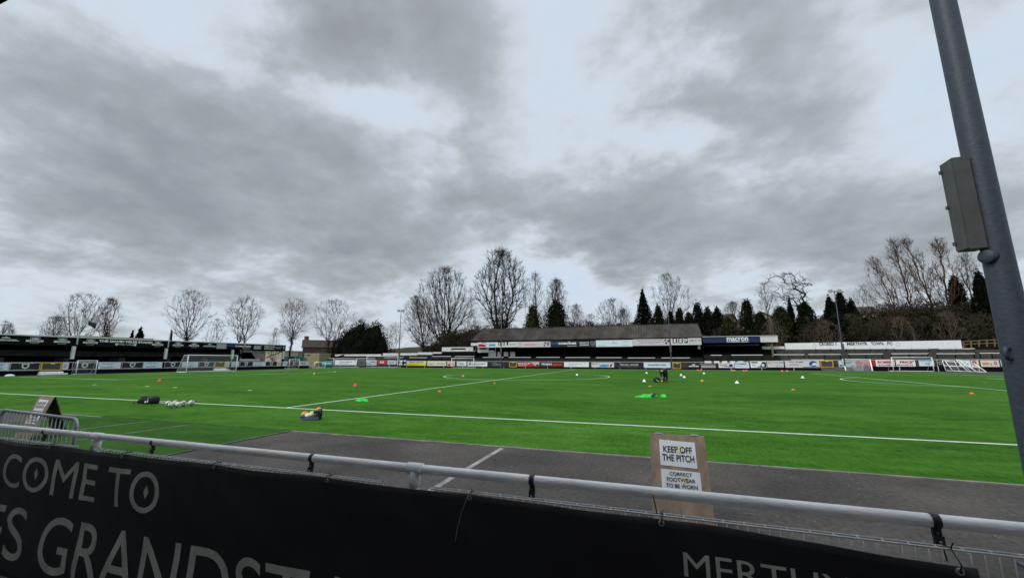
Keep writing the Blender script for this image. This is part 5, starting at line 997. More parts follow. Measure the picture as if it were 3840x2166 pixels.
def standing(label, loc, h, coat, rotz=0., arms=.0):
    k = h/1.78
    J = dict(hip=(0, 0, .95, .14), hipl=(-.09, 0, .88, .1), hipr=(.09, 0, .88, .1), kneel=(-.10, -.01, .49, .07), kneer=(.10, -.02, .49, .07), ankl=(-.11, .02, .09, .048), ankr=(.11, .02, .09, .048), toel=(-.13, -.14, .04, .042), toer=(.13, -.14, .04, .042), waist=(0, 0, 1.1, .14), chest=(0, 0, 1.34, .165), neck=(0, 0, 1.52, .06), head=(0, -.01, 1.64, .1), crown=(0, 0, 1.72, .085), nose=(0, -.11, 1.63, .022),
             shl=(-.2, 0, 1.43, .075), shr=(.2, 0, 1.43, .075), ell=(-.27, .03, 1.14, .055), elr=(.27, .03, 1.14, .055), wrl=(-.24, -.1, .92, .04), wrr=(.24, -.1, .92, .04), hl=(-.235, -.12, .85, .038), hr=(.235, -.12, .85, .038))
    for s, sg in (('l', 1), ('r', -1)):
        hx_, hy, hz_, _ = J['h'+s]
        for q in range(4): J[f'f{s}{q}'] = (hx_+sg*.012, hy-.035+.021*q, hz_-.09+.008*abs(q-1.5), .010)
        J['t'+s] = (hx_+sg*.035, hy-.045, hz_-.04, .011)
    J = {n: (a*k, b_*k, c*k, r*k) for n, (a, b_, c, r) in J.items()}
    B = [('hip', 'hipl'), ('hip', 'hipr'), ('hipl', 'kneel'), ('hipr', 'kneer'), ('kneel', 'ankl'), ('kneer', 'ankr'), ('ankl', 'toel'), ('ankr', 'toer'), ('hip', 'waist'), ('waist', 'chest'), ('chest', 'neck'), ('neck', 'head'), ('head', 'crown'), ('head', 'nose'), ('chest', 'shl'), ('chest', 'shr'), ('shl', 'ell'), ('shr', 'elr'), ('ell', 'wrl'), ('elr', 'wrr'), ('wrl', 'hl'), ('wrr', 'hr')]
    for s in 'lr': B += [('h'+s, f'f{s}{q}') for q in range(4)] + [('h'+s, 't'+s)]
    def zone(c):
        z = c.z/k
        if z > 1.50: return 2
        if abs(c.x/k) > .17 and z < .93: return 2
        if z < .1: return 3
        return 1 if z > .98 else 0
    o = person(label, J, B, [TROU, coat, SKIN, SHOE], zone, loc=loc); mb = MB(); L = o.location; mb.sphere((L.x, L.y+.02*k, L.z+1.69*k), .112*k, 12, (.95, 1, .9)); mb.build('hair', HAIR, o, True); o.rotation_euler.z = rotz
q = on_y(1511.5, 1378, 68.4); standing('person in black standing by the boards near the far left floodlight', (q.x, 68.4, .004), 1.75, JACK)
q = on_y(1188, 1374, 66.5); standing('person in a hi-vis yellow vest standing beside the yellow hut in the corner', (q.x, 66.5, .004), 1.7, HIVI, .6)
# ================================================================ TREES
class TubeSet:
    """many tapered twigs as one mesh, built in one go"""
    def __init__(s): s.a = []; s.b = []; s.ra = []; s.rb = []
    def seg(s, a, b, ra, rb): s.a.append(a); s.b.append(b); s.ra.append(ra); s.rb.append(rb)
    def arrays(s, n=3):
        A = np.array(s.a, float); B = np.array(s.b, float); ra = np.array(s.ra)[:, None]; rb = np.array(s.rb)[:, None]
        D = B-A; D /= np.maximum(np.linalg.norm(D, axis=1, keepdims=True), 1e-6)
        ref = np.where(np.abs(D[:, 2:3]) < .9, [[0, 0, 1.]], [[0, 1., 0]]); Xv = np.cross(D, ref); Xv /= np.linalg.norm(Xv, axis=1, keepdims=True); Yv = np.cross(D, Xv)
        V = np.empty((len(A), 2*n, 3))
        for k in range(n):
            t = 2*math.pi*k/n; o = Xv*math.cos(t)+Yv*math.sin(t); V[:, k] = A-D*ra*.3+o*ra; V[:, n+k] = B+o*rb
        F = np.empty((len(A), n, 4), int); base = np.arange(len(A))[:, None]*2*n
        for k in range(n): F[:, k] = np.concatenate([base+k, base+(k+1) % n, base+n+(k+1) % n, base+n+k], 1)
        return V.reshape(-1, 3), F.reshape(-1, 4)
def np_mesh(name, V, F, m, parent=None, smooth=False):
    ov = np.array(ORG[parent.name]) if parent is not None else np.zeros(3); V = V-ov
    me = bpy.data.meshes.new(name); me.vertices.add(len(V)); me.vertices.foreach_set('co', V.astype(np.float32).ravel()); nf, k = F.shape
    me.loops.add(nf*k); me.loops.foreach_set('vertex_index', F.astype(np.int32).ravel()); me.polygons.add(nf)
    me.polygons.foreach_set('loop_start', np.arange(0, nf*k, k, dtype=np.int32)); me.update(calc_edges=True); me.validate()
    me.materials.append(m); o = bpy.data.objects.new(name, me); C.objects.link(o); ORG[o.name] = Vector(ov)
    if parent is not None: o.parent = parent
    return o
def unit(v): return v/ max(1e-9, math.sqrt(v[0]*v[0]+v[1]*v[1]+v[2]*v[2]))
STY = dict(round=(.26, .46, 2.2, .85, .8, 620), crown=(.38, .52, 2.2, .75, .9, 360), oak=(.28, .44, 2.4, .70, .9, 760), tall=(.16, .40, 1.6, .75, .4, 330), bush=(.03, .30, 2.2, .8, .8, 320), gnarl=(.50, .60, 7.0, .05, 1.3, 170))   # crown base, widest height, roundness, straightness, wander, twig nodes
def grow(rng, H, Wx, style, fork=1, lean=(0, 0), N=None):
    """winter tree: twig nodes scattered through a crown volume, each joined to the limb that reaches it most directly; limb radii follow from what they carry"""
    zb, zw, pw, bf, wander, N0 = STY[style]; N = N or N0
    if style == 'bush': fork = 5
    P_ = []; sd = rng.uniform(0, 99)
    while len(P_) < N:
        t = rng.random(); u = zb+(1-zb)*t; prof = (min(1, t/zw)**.6 if t < zw else 1)*max(0, 1-(max(0, t-zw*.6)/(1-zw*.6))**pw)**.5
        a = rng.random()*6.2832; r_ = prof*(1-rng.random()**1.7*.9)
        x, y, z = r_*math.cos(a)*Wx, r_*math.sin(a)*min(Wx, H*.42), u*H
        if mnoise.noise(Vector((x*.42+sd, y*.42, z*.42))) < -.22: continue
        P_.append((x, y, z))
    P_ = np.array(P_); nodes = []; par = []; plen = []
    for f in range(fork):
        off = 0. if fork == 1 else (f-.5*(fork-1))/(fork-1)*1.1*Wx; hy = rng.uniform(-.3, .3)*Wx*(fork > 1); top = (zb+.42*(1-zb))*H if fork < 4 else .4*H; k = 9; prev = -1
        if style == 'tall': top = .93*H; k = 16
        for i in range(k+1):
            t = i/k; q = np.array([off*t**1.3*.75+rng.normal(0, .010*H*wander)*(i > 0), hy*t**1.3+rng.normal(0, .008*H)*(i > 0), top*t]); nodes.append(q); par.append(prev); plen.append(0. if prev < 0 else plen[prev]+np.linalg.norm(q-nodes[prev])); prev = len(nodes)-1
    nn = len(nodes); NODES = np.zeros((nn+N, 3)); NODES[:nn] = nodes; PL = np.zeros(nn+N); PL[:nn] = plen; PAR = np.full(nn+N, -1); PAR[:nn] = par
    best = np.full(N, 1e9); who = np.zeros(N, int); done = np.zeros(N, bool)
    def relax(j):
        d = P_-NODES[j]; L = np.sqrt((d*d).sum(1)); c = L+bf*PL[j]+1.6*np.maximum(0, -d[:, 2])+(4. if NODES[j][2] < zb*H*.8 and style != 'bush' else 0)
        m = (c < best) & ~done; best[m] = c[m]; who[m] = j
    for j in range(nn): relax(j)
    n = nn
    for _ in range(N):
        k = int(np.argmin(np.where(done, 1e9, best))); j = who[k]; done[k] = True; NODES[n] = P_[k]; PAR[n] = j; PL[n] = PL[j]+np.linalg.norm(P_[k]-NODES[j]); relax(n); n += 1
    rt_ = max(.0105, H*.0009); acc = np.full(n, rt_**2.42); kids_ = np.zeros(n, int)
    for i in range(n-1, -1, -1):
        if i >= nn or PAR[i] >= 0: acc[PAR[i]] += acc[i]
        if PAR[i] >= 0: kids_[PAR[i]] += 1
    R = acc**(1/2.42); u = NODES[:, 2]/H; NODES[:, 0] += lean[0]*u**1.2; NODES[:, 1] += lean[1]*u
    limbs, twigs = TubeSet(), TubeSet()
    for i in range(n):
        j = PAR[i]
        if j < 0: continue
        a_, b_ = NODES[j], NODES[i]; ra = min(R[j], R[i]*1.5); ss = limbs if R[i] > H*.0042 else twigs
        if ss is limbs or wander > 1.05:
            m_ = (a_+b_)/2+rng.normal(0, .07*wander*np.linalg.norm(b_-a_), 3); ss.seg(a_, m_, ra, (ra+R[i])/2); ss.seg(m_, b_, (ra+R[i])/2, R[i])
        else: ss.seg(a_, b_, ra, R[i])
        if i >= nn:
            d = unit(b_-a_); c0 = np.array([0, 0, H*.5]); outw = unit(b_-c0)
            for _ in range(3 if style != 'gnarl' else 2):
                e = unit(d*.8+outw*.5+rng.normal(0, .55, 3)+np.array([0, 0, .25 if style != 'gnarl' else -.2])); L = H*rng.uniform(.028, .075); q = b_+e*L; q[2] = min(q[2], H*1.01); e2 = unit(e+rng.normal(0, .5, 3)); twigs.seg(b_, q, rt_*.85, rt_*.6)
                twigs.seg(b_+e*L*.45, b_+e*L*.45+e2*L*.5, rt_*.6, rt_*.45)
    return limbs, twigs
BARK = mat('bark', (.062, .050, .038), .95, .5, 3, .1); BARKD = mat('dark_bark', (.036, .030, .025), .95, .5, 3, .1); BARKR = mat('reddish_bark', (.085, .055, .04), .95, .45, 3, .1)
TWIG = mat('winter_twigs', (.085, .066, .052), .95, .4, .8, .05); TWIGD = mat('dark_winter_twigs', (.055, .045, .038), .95, .4, .8, .05); TWIGR = mat('reddish_winter_twigs', (.115, .078, .058), .95, .4, .8, .05)
IVY = mat('ivy', (.022, .035, .010), .8, .6, 1.2, .15, col2=(.008, .013, .004)); EVER = mat('evergreen_foliage', (.011, .016, .009), .9, .6, .9, .06, col2=(.004, .006, .003)); YEW = mat('yew_foliage', (.018, .025, .011), .9, .6, .9, .06, col2=(.006, .009, .004)); OLIVE = mat('olive_ivy', (.045, .052, .018), .85, .6, .9, .1, col2=(.014, .017, .006))
def leaves(rng, P_, size, flat=.0):
    n = len(P_); A = rng.normal(0, 1, (n, 3)); A /= np.linalg.norm(A, axis=1, keepdims=True); B = rng.normal(0, 1, (n, 3)); B -= A*(A*B).sum(1, keepdims=True); B /= np.linalg.norm(B, axis=1, keepdims=True)
    s = size*rng.uniform(.55, 1.3, (n, 1)); V = np.stack([P_-A*s, P_-B*s*.45, P_+A*s, P_+B*s*.45], 1).reshape(-1, 3); return V, np.arange(n*4).reshape(n, 4)
def tree(name, label, base, top_z, half_w, style, seed, bark=BARK, twig=TWIG, ivy=0., lean=(0, 0), group='bare winter trees round the ground', fork=1, r_k=1.):
    rng = np.random.default_rng(seed); base = Vector(base); H = top_z-base.z; root = thing(name, label, 'tree', base, group)
    li, tw = grow(rng, H, half_w, style, fork, lean); B_ = np.array(base)
    for ss in (li, tw): ss.a = [p+B_ for p in ss.a]; ss.b = [p+B_ for p in ss.b]; ss.ra = [r*r_k for r in ss.ra]; ss.rb = [r*r_k for r in ss.rb]
    V, F = li.arrays(6); np_mesh('trunk', V, F, bark, root); V, F = tw.arrays(3); np_mesh('crown', V, F, twig, root)
    if ivy:
        P_ = []
        for a, b_, ra in zip(li.a, li.b, li.ra):
            for _ in range(int(1100*ivy*np.linalg.norm(b_-a)/H)):
                t = rng.random(); p = a+(b_-a)*t
                if (p[2]-base.z)/H > .36+.3*ivy*rng.random(): continue
                d = rng.normal(0, 1, 3); P_.append(p+unit(d)*(ra+rng.random()**.6*.45*ivy*(H/14)))
        if P_: V, F = leaves(rng, np.array(P_), .17); np_mesh('ivy', V, F, IVY, root)
    return root
def lump(P_, k, amp, seed): return np.array([1+amp*mnoise.noise(Vector((p[0]*k, p[1]*k, p[2]*k+seed))) for p in P_])
def evergreen(name, label, base, top_z, half_w, shape, seed, m=EVER, n=2600, size=.30, peaks=None, group='dark evergreens round the ground'):
    rng = np.random.default_rng(seed); base = Vector(base); H = top_z-base.z; root = thing(name, label, 'tree', base, group)
    P_ = []
    pk = peaks or [(0., 1., 1.)]
    for px_, hk, wk in pk:
        k = int(n*hk*wk/len(pk)); h = H*hk; w = half_w*wk; t = rng.random(k*2)**(.8 if shape != 'cone' else .75)
        if shape == 'cone': prof = (1-t)*1.2+.03; t = np.clip(t, .04, 1)
        elif shape == 'column': prof = np.clip(np.minimum(t*6, 1)*np.sqrt(np.clip(1-t**3.2, 0, 1)), .05, 1)
        elif shape == 'spire': prof = np.clip(np.minimum(.72+t*1.5, 1)*(1-t)**.55, .04, 1)
        else: prof = np.clip(np.minimum(.62+t*1.0, 1)*np.sqrt(np.clip(1-t**2.4, 0, 1)), .06, 1)
        a = rng.random(k*2)*2*math.pi; Q = np.stack([np.cos(a), np.sin(a), t*3], 1); lm = lump(Q, 1.7, .55, seed+px_)
        r_ = w*prof*lm*(1-.55*rng.random(k*2)**2.2)
        if shape == 'cone': r_ *= .78+.34*np.abs(np.sin(t*h*2.2+2.0*np.sin(a*2+seed)))
        r_ *= (1.3 if shape in ('cone', 'column') else 1); P_.append(np.stack([px_*half_w+r_*np.cos(a), r_*np.sin(a), t*h*(1+.04*rng.normal(0, 1, k*2))], 1))
    P_ = np.concatenate(P_)+np.array(base); V, F = leaves(rng, P_, size); VV, FF = [V], [F]; o_ = len(V)
    for px_, hk, wk in pk:   # dense inner foliage that no light passes
        k1, k2 = 12, 11; h = H*hk; w = half_w*wk*.62; cv = []
        for i in range(k2+1):
            t = min(.97, i/k2); pr = (1-t)**(.6 if shape == 'spire' else 1) if shape in ('cone', 'spire') else (min(1, .05+t*6)*math.sqrt(max(0, 1-t**3.2)) if shape == 'column' else min(1, .62+t)*math.sqrt(max(0, 1-t**2.4)))
            for j in range(k1): a = 2*math.pi*j/k1; lm = 1+.4*mnoise.noise(Vector((math.cos(a)*1.7, math.sin(a)*1.7, t*5.1+seed+px_))); cv.append((px_*half_w+w*pr*lm*math.cos(a)+base.x, w*pr*lm*math.sin(a)+base.y, base.z+t*h*.95))
        VV.append(np.array(cv)); FF.append(np.array([(i*k1+j, i*k1+(j+1) % k1, (i+1)*k1+(j+1) % k1, (i+1)*k1+j) for i in range(k2) for j in range(k1)])+o_); o_ += len(cv)
    np_mesh('crown', np.concatenate(VV), np.concatenate(FF), m, root)
    mb = MB(); mb.tube([base-Vector((0, 0, .6)), base+Vector((0, 0, H*.82))], [max(.12, half_w*.09), .04], 7); mb.build('trunk', BARKD, root)
    return root
def gnd(x, y): return terrain(x, y)
def tx(lab, u, ul, ur, vt, X, style, seed, **k):     # behind the left stand, on the line x = X
    q = on_x(u, 1340, X); a, b_ = on_x(ul, 1250, X), on_x(ur, 1250, X); hw = (b_.y-a.y)/2*.84
    return tree('bare_tree', lab, (X, q.y, gnd(X, q.y)), on_x((ul+ur)/2, vt, X).z, hw, style, seed, **k)
def ty(lab, u, ul, ur, vt, Y, style, seed, vb=None, **k):   # beyond the far side, on the line y = Y
    q = on_y(u, 1300, Y); a, b_ = on_y(ul, 1200, Y), on_y(ur, 1200, Y)
    return tree('bare_tree', lab, (q.x, Y, gnd(q.x, Y)), on_y((ul+ur)/2, vt, Y).z, (b_.x-a.x)/2, style, seed, **k)
def ey(lab, u, ul, ur, vt, Y, shape, seed, zb=None, **k):
    q = on_y(u, 1300, Y); a, b_ = on_y(ul, 1200, Y), on_y(ur, 1200, Y)
    return evergreen('evergreen_tree', lab, (q.x, Y, gnd(q.x, Y)), on_y((ul+ur)/2, vt, Y).z, (b_.x-a.x)/2, shape, seed, **k)
tx('bare tree tips at the left edge of the picture above the stand roof', -10, -60, 60, 1205, -92, 'round', 1)
tx('broad bare tree behind the white flagpole at the left, the widest there', 278, 128, 372, 1096, -84, 'crown', 2, bark=BARKD)
tx('low bare tree to the left of the broad tree behind the left stand', 185, 112, 262, 1185, -90, 'round', 3)
tx('bare tree with a thick ivy covered trunk right of the flag', 384, 346, 474, 1120, -82, 'crown', 4, ivy=1.2)
tx('wide spreading bare tree behind the middle of the left stand', 690, 572, 788, 1086, -82, 'crown', 5, ivy=.55, bark=BARKD)
tx('low thin bare tree between the spreading tree and the forked tree', 800, 738, 848, 1195, -90, 'bush', 6)
tx('bare tree forked from its base into two stems above the left stand', 902, 836, 988, 1106, -82, 'crown', 7, fork=2, bark=BARKD)
tx('small pale bare tree left of the narrow tree at the end of the left stand', 1026, 1004, 1056, 1230, -92, 'bush', 8)
tx('narrow bare tree with an ivy clad trunk at the right end', 1086, 1042, 1155, 1120, -80, 'crown', 9, ivy=.6, bark=BARKD)
ty('bare tree with two ivy covered stems left of the black evergreen clump', 1242, 1184, 1320, 1128, 86, 'crown', 10, fork=2, ivy=1.0, bark=BARKD)
q = on_x(512, 1340, -84); evergreen('evergreen_tree', 'tiny dark conifer top above the cream roof behind the left stand', (-84, q.y, -.4), on_x(512, 1238, -84).z, 1.7, 'cone', 11, n=900)
q = on_x(482, 1340, -86); evergreen('evergreen_tree', 'smaller dark conifer top left of the tiny conifer behind the left stand', (-86, q.y, -.4), on_x(482, 1250, -86).z, .9, 'cone', 12, n=500)
ey('big black evergreen clump with three pointed tops in the far left corner', 1357, 1256, 1458, 1203, 88, 'dome', 13, n=15000, size=.27, peaks=[(-.45, .84, .5), (-.08, 1.0, .46), (.48, .96, .44), (.2, .88, .55), (-.25, .84, .6), (.70, .68, .38), (-.70, .64, .38), (.1, .74, .8)])
ty('thin bare shrubby tree beside the far left floodlight', 1478, 1440, 1520, 1212, 92, 'bush', 14, twig=TWIG)
ty('large round crowned bare tree left of the tallest tree', 1662, 1562, 1768, 1010, 96, 'round', 15, bark=BARKD, twig=TWIGD, fork=2, ivy=.3, r_k=1.25)
ty('leaning bare tree left of the large round crowned tree', 1592, 1520, 1640, 1112, 99, 'oak', 16, lean=(-3.0, 0), twig=TWIG)
ty('tallest bare tree with a domed crown behind the left end of the corrugated roof', 1876, 1778, 1978, 944, 97, 'oak', 17, bark=BARKD, twig=TWIGD, fork=2, ivy=.45, r_k=1.3)
ty('low bare tree between the round crowned tree and the tallest tree', 1768, 1715, 1830, 1165, 101, 'bush', 18)
ty('left one of the two pale slender trees right of the tallest tree', 2010, 1974, 2066, 1026, 101, 'tall', 19, twig=TWIG)
ty('right one of the two pale slender trees right of the tallest tree', 2090, 2048, 2140, 1050, 102, 'round', 20, twig=TWIG)
ey('olive ivy covered stump left of the dark domed evergreen', 2000, 1962, 2038, 1152, 93, 'dome', 21, m=OLIVE, n=2200, size=.26)
ey('dark domed evergreen behind the middle of the corrugated roof', 2088, 2034, 2148, 1136, 94, 'dome', 22, m=YEW, n=3200, size=.26)
ty('small bare tree right of the dark domed evergreen', 2166, 2122, 2198, 1143, 100, 'round', 23); ty('low bare tree behind the middle right of the corrugated roof', 2218, 2186, 2262, 1178, 102, 'bush', 24)
ty('wide bare tree left of the pointed spruce', 2304, 2238, 2388, 1122, 101, 'round', 25); ty('small rounded bare tree in front of the wide bare tree by the spruce', 2345, 2305, 2382, 1160, 97, 'round', 26, twig=TWIGD)
ey('tall pointed dark spruce behind the right part of the corrugated roof', 2420, 2372, 2470, 1100, 95, 'cone', 27, n=4200, size=.24)
ty('pale airy bare tree right of the pointed spruce', 2524, 2438, 2612, 1028, 101, 'round', 28, twig=TWIG, r_k=.8)
for i, (u, ul, ur, vt, sh, lab) in enumerate(((2476, 2450, 2502, 1150, 'dome', 'dark rounded conifer right of the pointed spruce'), (2522, 2508, 2538, 1172, 'column', 'left slim column conifer at the right end of the corrugated roof'), (2557, 2540, 2576, 1162, 'column', 'right slim column conifer at the right end of the corrugated roof'),
        (2626, 2604, 2652, 1142, 'column', 'dark conifer standing at the right gable of the corrugated stand'), (2664, 2646, 2684, 1158, 'column', 'dark conifer second from the right gable of the corrugated stand'), (2700, 2680, 2722, 1160, 'column', 'dark conifer above the left part of the navy fronted stand'),
        (2815, 2788, 2842, 1130, 'column', 'taller dark column conifer above the navy front sign'), (2980, 2954, 3008, 1128, 'cone', 'dark pointed conifer left of the gnarled tree'))):
    ey(lab, u, ul, ur, vt, 93+.4*i, sh, 30+i, m=(EVER if i % 2 else YEW), n=1700, size=.24)
for i, (u, ul, ur, vt, Y, sh, mm, lab) in enumerate(((2592, 2562, 2622, 1182, 97, 'dome', OLIVE, 'olive rounded shrub between the slim columns and the right gable'), (2738, 2706, 2772, 1196, 90, 'dome', OLIVE, 'ivy covered shrub directly above the left end of the navy front'), (2862, 2828, 2900, 1178, 90, 'dome', YEW, 'dark shrub right of the tall column conifer above the navy front'),
        (2940, 2896, 2988, 1158, 92, 'dome', OLIVE, 'olive green bushy tree left of the gnarled tree'), (3036, 3000, 3078, 1140, 93, 'dome', YEW, 'dark ivy mass round the foot of the gnarled tree'), (3345, 3285, 3405, 1172, 92, 'dome', OLIVE, 'olive bushy growth right of the large dark evergreen'), (3625, 3592, 3664, 1042, 96, 'dome', EVER, 'dark ivy mass in the tall trees left of the near column'), (3150, 3095, 3215, 1185, 88, 'dome', YEW, 'dark rounded shrub below the large evergreen at the right floodlight'), (3520, 3455, 3585, 1205, 88, 'dome', YEW, 'wide dark shrub on the bank above the blank end of the white wall'))):
    ey(lab, u, ul, ur, vt, Y, sh, 80+i, m=mm, n=3000, size=.25)
for i, (u, ul, ur, vt, lab) in enumerate(((2905, 2840, 2960, 1196, 'pale tangled bush right of the low navy fronted stand'), (3110, 3050, 3180, 1205, 'pale upright bush just left of the right floodlight column'), (3390, 3330, 3450, 1190, 'pale twiggy bush above the word TOWN'), (3570, 3500, 3640, 1172, 'pale fan shaped bush below the tall trees on the right'))): ty(lab, u, ul, ur, vt, 84.5, 'bush', 70+i, twig=mat('pale_winter_twigs', (.15, .12, .085), .95, .35, .8, .05), bark=BARK, r_k=1.5)
ty('low rounded bare tree above the navy front sign', 2760, 2712, 2802, 1133, 100, 'round', 40, twig=TWIG); ty('twiggy upright bare tree right of the navy front sign', 2892, 2838, 2958, 1060, 98, 'tall', 41, twig=TWIGR)
ty('gnarled twisted bare tree with a dark crooked crown against the sky', 3046, 2915, 3098, 1022, 94, 'gnarl', 42, bark=BARKD, twig=TWIGD, r_k=2.0, lean=(-3.4, 0), ivy=.5)
ey('large dark evergreen behind the right floodlight column', 3168, 3092, 3252, 1098, 95, 'spire', 43, n=9000, size=.27, peaks=[(-.45, .9, .6), (.1, 1., .65), (.6, .84, .5), (-.1, .8, .8)])
ty('bare shrubby tree right of the large dark evergreen', 3270, 3214, 3345, 1068, 97, 'bush', 44, twig=TWIG); ty('leaning bare tree at the left of the tall group on the right bank', 3412, 3284, 3440, 960, 92, 'tall', 45, lean=(-4.0, 0), twig=TWIGR, bark=BARKR)
ty('tall bare tree with a straight reddish trunk on the right bank', 3448, 3372, 3486, 892, 95, 'tall', 46, lean=(-1.5, 0), twig=TWIGR, bark=BARKR, r_k=1.0); ty('tall bare tree leaning left in the middle of the right bank group', 3545, 3450, 3566, 890, 93, 'tall', 47, lean=(-3.5, 0), twig=TWIGR, bark=BARKR)
ty('tall bare tree with ivy, behind the grey control box on the right', 3590, 3520, 3640, 892, 94, 'tall', 48, ivy=.8, twig=TWIGR, bark=BARKR, r_k=1.1); ty('tall bare tree close to the near floodlight column', 3680, 3630, 3730, 935, 97, 'tall', 49, twig=TWIGR)
ey('tall dark evergreen at the left side of the near floodlight column', 3722, 3684, 3762, 1030, 90, 'dome', 50, n=3600, size=.26); ey('dark evergreen patch right of the near floodlight column', 3835, 3800, 3880, 985, 88, 'dome', 51, n=2600, size=.26)
for i, (u, ul, ur, vt, lab) in enumerate(((3040, 2990, 3085, 1190, 'pale many stemmed bush on the bank left of the right floodlight'), (3480, 3420, 3560, 1190, 'many stemmed pale bush on the right bank above the white wall'), (3300, 3240, 3370, 1195, 'brown bush on the bank above the white wall'))): ty(lab, u, ul, ur, vt, 86, 'bush', 60+i, twig=TWIG, bark=BARK)
# undergrowth on the far bank: a thicket that reads as one mass
def thicket():
    rng = np.random.default_rng(99); proto = []
    for s in range(6):
        li, tw = grow(np.random.default_rng(200+s), 7., 2.9, 'bush', N=420); ts = TubeSet()
        for a in ('a', 'b', 'ra', 'rb'): setattr(ts, a, getattr(li, a)+getattr(tw, a))
        V, F = ts.arrays(3); proto.append((V/7., F))
    Vs, Fs, LV = [], [], []; o_ = 0
    for i in range(360):
        x = rng.uniform(-47, 86) if i < 290 else rng.uniform(-47, -25); y = rng.uniform(87, 102) if x < -27 else (rng.uniform(96, 108) if x < 25 else (rng.uniform(89, 105) if x < 45 else rng.uniform(86, 101)))
        top = float(np.interp(x, [-47, -40, -28, -20, 20, 25, 43, 50, 60, 86], [7.5, 9.8, 10.8, 11.3, 11.4, 9.2, 9.4, 11.2, 12.6, 13.8]))
        top *= 1+.24*mnoise.noise(Vector((x*.17, y*.1, 3)))
        if y < 91: top -= (91-y)*.8
        h = max(2.5, (top-gnd(x, y))*rng.uniform(.66, 1.1)); w = max(3.2, h*.62)*rng.uniform(.8, 1.2)
        V, F = proto[i % 6]; a = rng.random()*6.28; c, s = math.cos(a), math.sin(a)
        W_ = np.stack([(V[:, 0]*c-V[:, 1]*s)*w*1.7+x, (V[:, 0]*s+V[:, 1]*c)*w*1.7+y, V[:, 2]*h+gnd(x, y)-.2], 1); Vs.append(W_); Fs.append(F+o_); o_ += len(W_)
        n = 640; th = rng.random(n)*6.28; rr = w*.8*np.sqrt(rng.random(n)); zz = rng.random(n)**1.15*h*.9; LV.append(np.stack([x+rr*np.cos(th), y+rr*np.sin(th), gnd(x, y)+zz], 1))
    o = np_mesh('undergrowth', np.concatenate(Vs), np.concatenate(Fs), mat('brown_undergrowth', (.115, .086, .062), .95, .5, .22, .05, col2=(.034, .029, .023))); tag(o, 'tangled brown winter undergrowth covering the bank behind the far stands', 'undergrowth', kind='stuff')
    L_ = np.concatenate(LV); V, F = leaves(rng, L_, .30); o = np_mesh('bramble_leaves', V, F, mat('bramble_foliage', (.052, .042, .028), .9, .6, .16, .05, col2=(.010, .014, .006))); tag(o, 'dark bramble and ivy leaves low in the undergrowth of the far bank', 'brambles', kind='stuff')
thicket()
# ================================================================ HOUSES AND HUTS BEYOND
ROOFT = mat('slate_roof', (.07, .058, .05), .9, .4, 1.2, .15); BRICK = mat('red_brick', (.17, .065, .045), .9, .4, 3, .1); RENDERW = mat('cream_render', (.46, .44, .38), .85, .2, .8); STONE = mat('stone_wall', (.12, .10, .085), .9, .4, 1.2, .1); CREAMW = mat('cream_panel', (.50, .47, .36), .7, .15, 1); YHUT = mat('yellow_hut_panel', (.32, .30, .19), .75, .15, 1.2); GRNM = mat('green_screen', (.012, .085, .065), .8, .3, 2)
def house(label, x, y, w, d, zb, eave, ridge, wall, roof, rot=0., chim=1, barge=False, wins=()):
    rt_ = thing('house', label, 'house', (x, y, zb)); c, s = math.cos(rot), math.sin(rot); T_ = lambda a, b_, z: (x+a*c-b_*s, y+a*s+b_*c, z)
    mb = MB(); h = w/2; vs = [T_(-h, 0, zb), T_(h, 0, zb), T_(h, d, zb), T_(-h, d, zb), T_(-h, 0, eave), T_(h, 0, eave), T_(h, d, eave), T_(-h, d, eave), T_(0, 0, ridge), T_(0, d, ridge)]
    mb.add(vs, [(0, 1, 5, 8, 4), (2, 3, 7, 9, 6), (1, 2, 6, 5), (3, 0, 4, 7)]); mb.build('wall', wall, rt_)
    mb = MB(); ov = .35; sl_ = (ridge-eave)/h
    for sg in (-1, 1): mb.slab([T_(sg*(h+ov), -ov, eave-ov*sl_), T_(0, -ov, ridge+.03), T_(0, d+ov, ridge+.03), T_(sg*(h+ov), d+ov, eave-ov*sl_)], (0, 0, .14))
    ro = mb.build('roof', roof, rt_)
    if barge:
        mb = MB()
        for sg in (-1, 1): mb.bar(T_(sg*(h+ov), -ov-.06, eave-ov*sl_), T_(0, -ov-.06, ridge+.05), .1, .26)
        mb.build('bargeboard', OFFW, ro)
    for k in range(chim): mb = MB(); mb.box(x+(d*k*.4)*-s-.55, y+.8+k*4, ridge-1, x+(d*k*.4)*-s+.55, y+1.8+k*4, ridge+1.5); ch = mb.build('chimney', BRICK, ro)
    for a0, z0, a1, z1 in wins: mb = MB(); mb.slab([T_(a0, -.02, z0), T_(a1, -.02, z0), T_(a1, -.02, z1), T_(a0, -.02, z1)], (0, -.05, 0)); mb.build('window', DARK, rt_)
q = on_y(1133, 1330, 100); zr = on_y(1135, 1275, 100).z; ze = on_y(1100, 1300, 100).z
house('stone house with a red brick chimney between the trees at the left', q.x, 100, 5.4, 12, -.4, ze, zr, STONE, ROOFT, -.75, 1, True)
q = on_y(1202, 1330, 108); house('pale grey roofed house right of the stone house, beside the ivy stems', q.x, 108, 6, 10, -.4, 3.6, on_y(1200, 1295, 108).z, RENDERW, mat('pale_slate', (.21, .205, .21), .8, .25, 1), .5, 0)
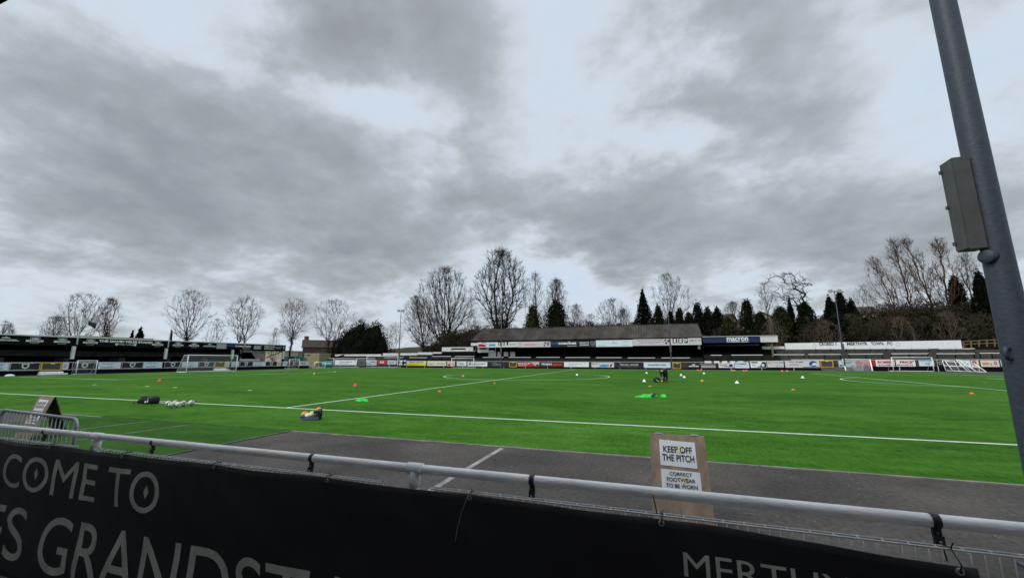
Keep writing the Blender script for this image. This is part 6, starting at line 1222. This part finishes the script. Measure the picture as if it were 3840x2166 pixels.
def shed(name, label, u0, u1, vt, vb, Y, d, m, rm, cat, extra=None):
    f, w, h = FY(u0, u1, vt, vb, Y); rt_ = thing(name, label, cat, f.p(w/2, 0)); zt = f.o.z+h; mb = MB(); mb.box(f.o.x, Y, 0, f.o.x+w, Y+d, zt-.18); mb.build('wall', m, rt_); mb = MB(); mb.box(f.o.x-.12, Y-.12, zt-.18, f.o.x+w+.12, Y+d+.12, zt); mb.build('roof', rm, rt_)
    if extra: extra(rt_, f, w, h)
def hut_sign(rt_, f, w, h):
    mb = MB(); f.rect(mb, w*.16, h*.78, w*.38, h*.86, .01); mb.build('sign', GREEN, rt_); mb = MB(); f.rect(mb, w*.4, h*.79, w*.72, h*.84, .01); mb.build('lettering', GOLD, rt_); mb = MB()
    for k in (.25, .5, .75): f.rect(mb, w*k-.01, .1, w*k+.01, h*.72, .006)
    mb.build('joint', STONE, rt_)
shed('hut', 'pale yellow flat roofed hut in the far left corner', 1141, 1197, 1324.5, 1362, 74, 4, YHUT, CREAMW, 'hut', hut_sign)
shed('pavilion', 'cream flat roofed building seen under the right end of the left stand', 995, 1055, 1316, 1356, 82, 6, CREAMW, CREAMW, 'building')
f, w, h = FY(1060, 1141, 1335.5, 1358, 73.5); rt_ = thing('screen_fence', 'dark green screened fence between the left stand and the yellow hut', 'fence', f.p(w/2, 0)); mb = MB(); mb.slab([f.p(0, 0), f.p(w, 0), f.p(w, h), f.p(0, h)], (0, .05, 0)); mb.build('screen', GRNM, rt_)
for i in range(6): mb = MB(); mb.tube([f.p(w*i/5, -1.2, .06), f.p(w*i/5, h+.08, .06)], .05, 6); mb.build('post', GALV, rt_)
qa, qb = on_x(285, 1262, -75), on_x(569, 1264, -75); rt_ = thing('flat_roof_building', 'cream edged flat roof showing above the left stand beside the ivy covered tree', 'building', (-75, (qa.y+qb.y)/2, -.4)); mb = MB(); mb.box(-80, qa.y, -.4, -75, qb.y, qa.z-.25); mb.build('wall', STONE, rt_); mb = MB(); mb.box(-80.2, qa.y-.2, qa.z-.3, -74.8, qb.y+.2, qa.z+.2); mb.build('roof', CREAMW, rt_)
for lab, u, vr, ve, Y, w_, wall, rot in (('white gabled house half hidden by trees above the navy front sign', 2862, 1172, 1200, 108, 8, RENDERW, .25), ('dark roofed white house among the trees on the right bank', 3275, 1150, 1180, 112, 12, RENDERW, 1.35), ('red roofed house behind the tall trees on the right bank', 3640, 1150, 1182, 110, 11, BRICK, 1.35), ('grey roofed house behind the dark conifers above the low stand', 2750, 1178, 1203, 112, 9, RENDERW, 1.2)):
    q = on_y(u, 1200, Y); house(lab, q.x, Y, w_, 9, gnd(q.x, Y), on_y(u, ve, Y).z, on_y(u, vr, Y).z, wall, ROOFT if wall is not BRICK else mat('red_tile_roof', (.16, .07, .045), .9, .35, 1.5, .1), rot, 0, wins=((-1.6, on_y(u, ve+14, Y).z, -.4, on_y(u, ve+3, Y).z), (.6, on_y(u, ve+14, Y).z, 1.8, on_y(u, ve+3, Y).z)))
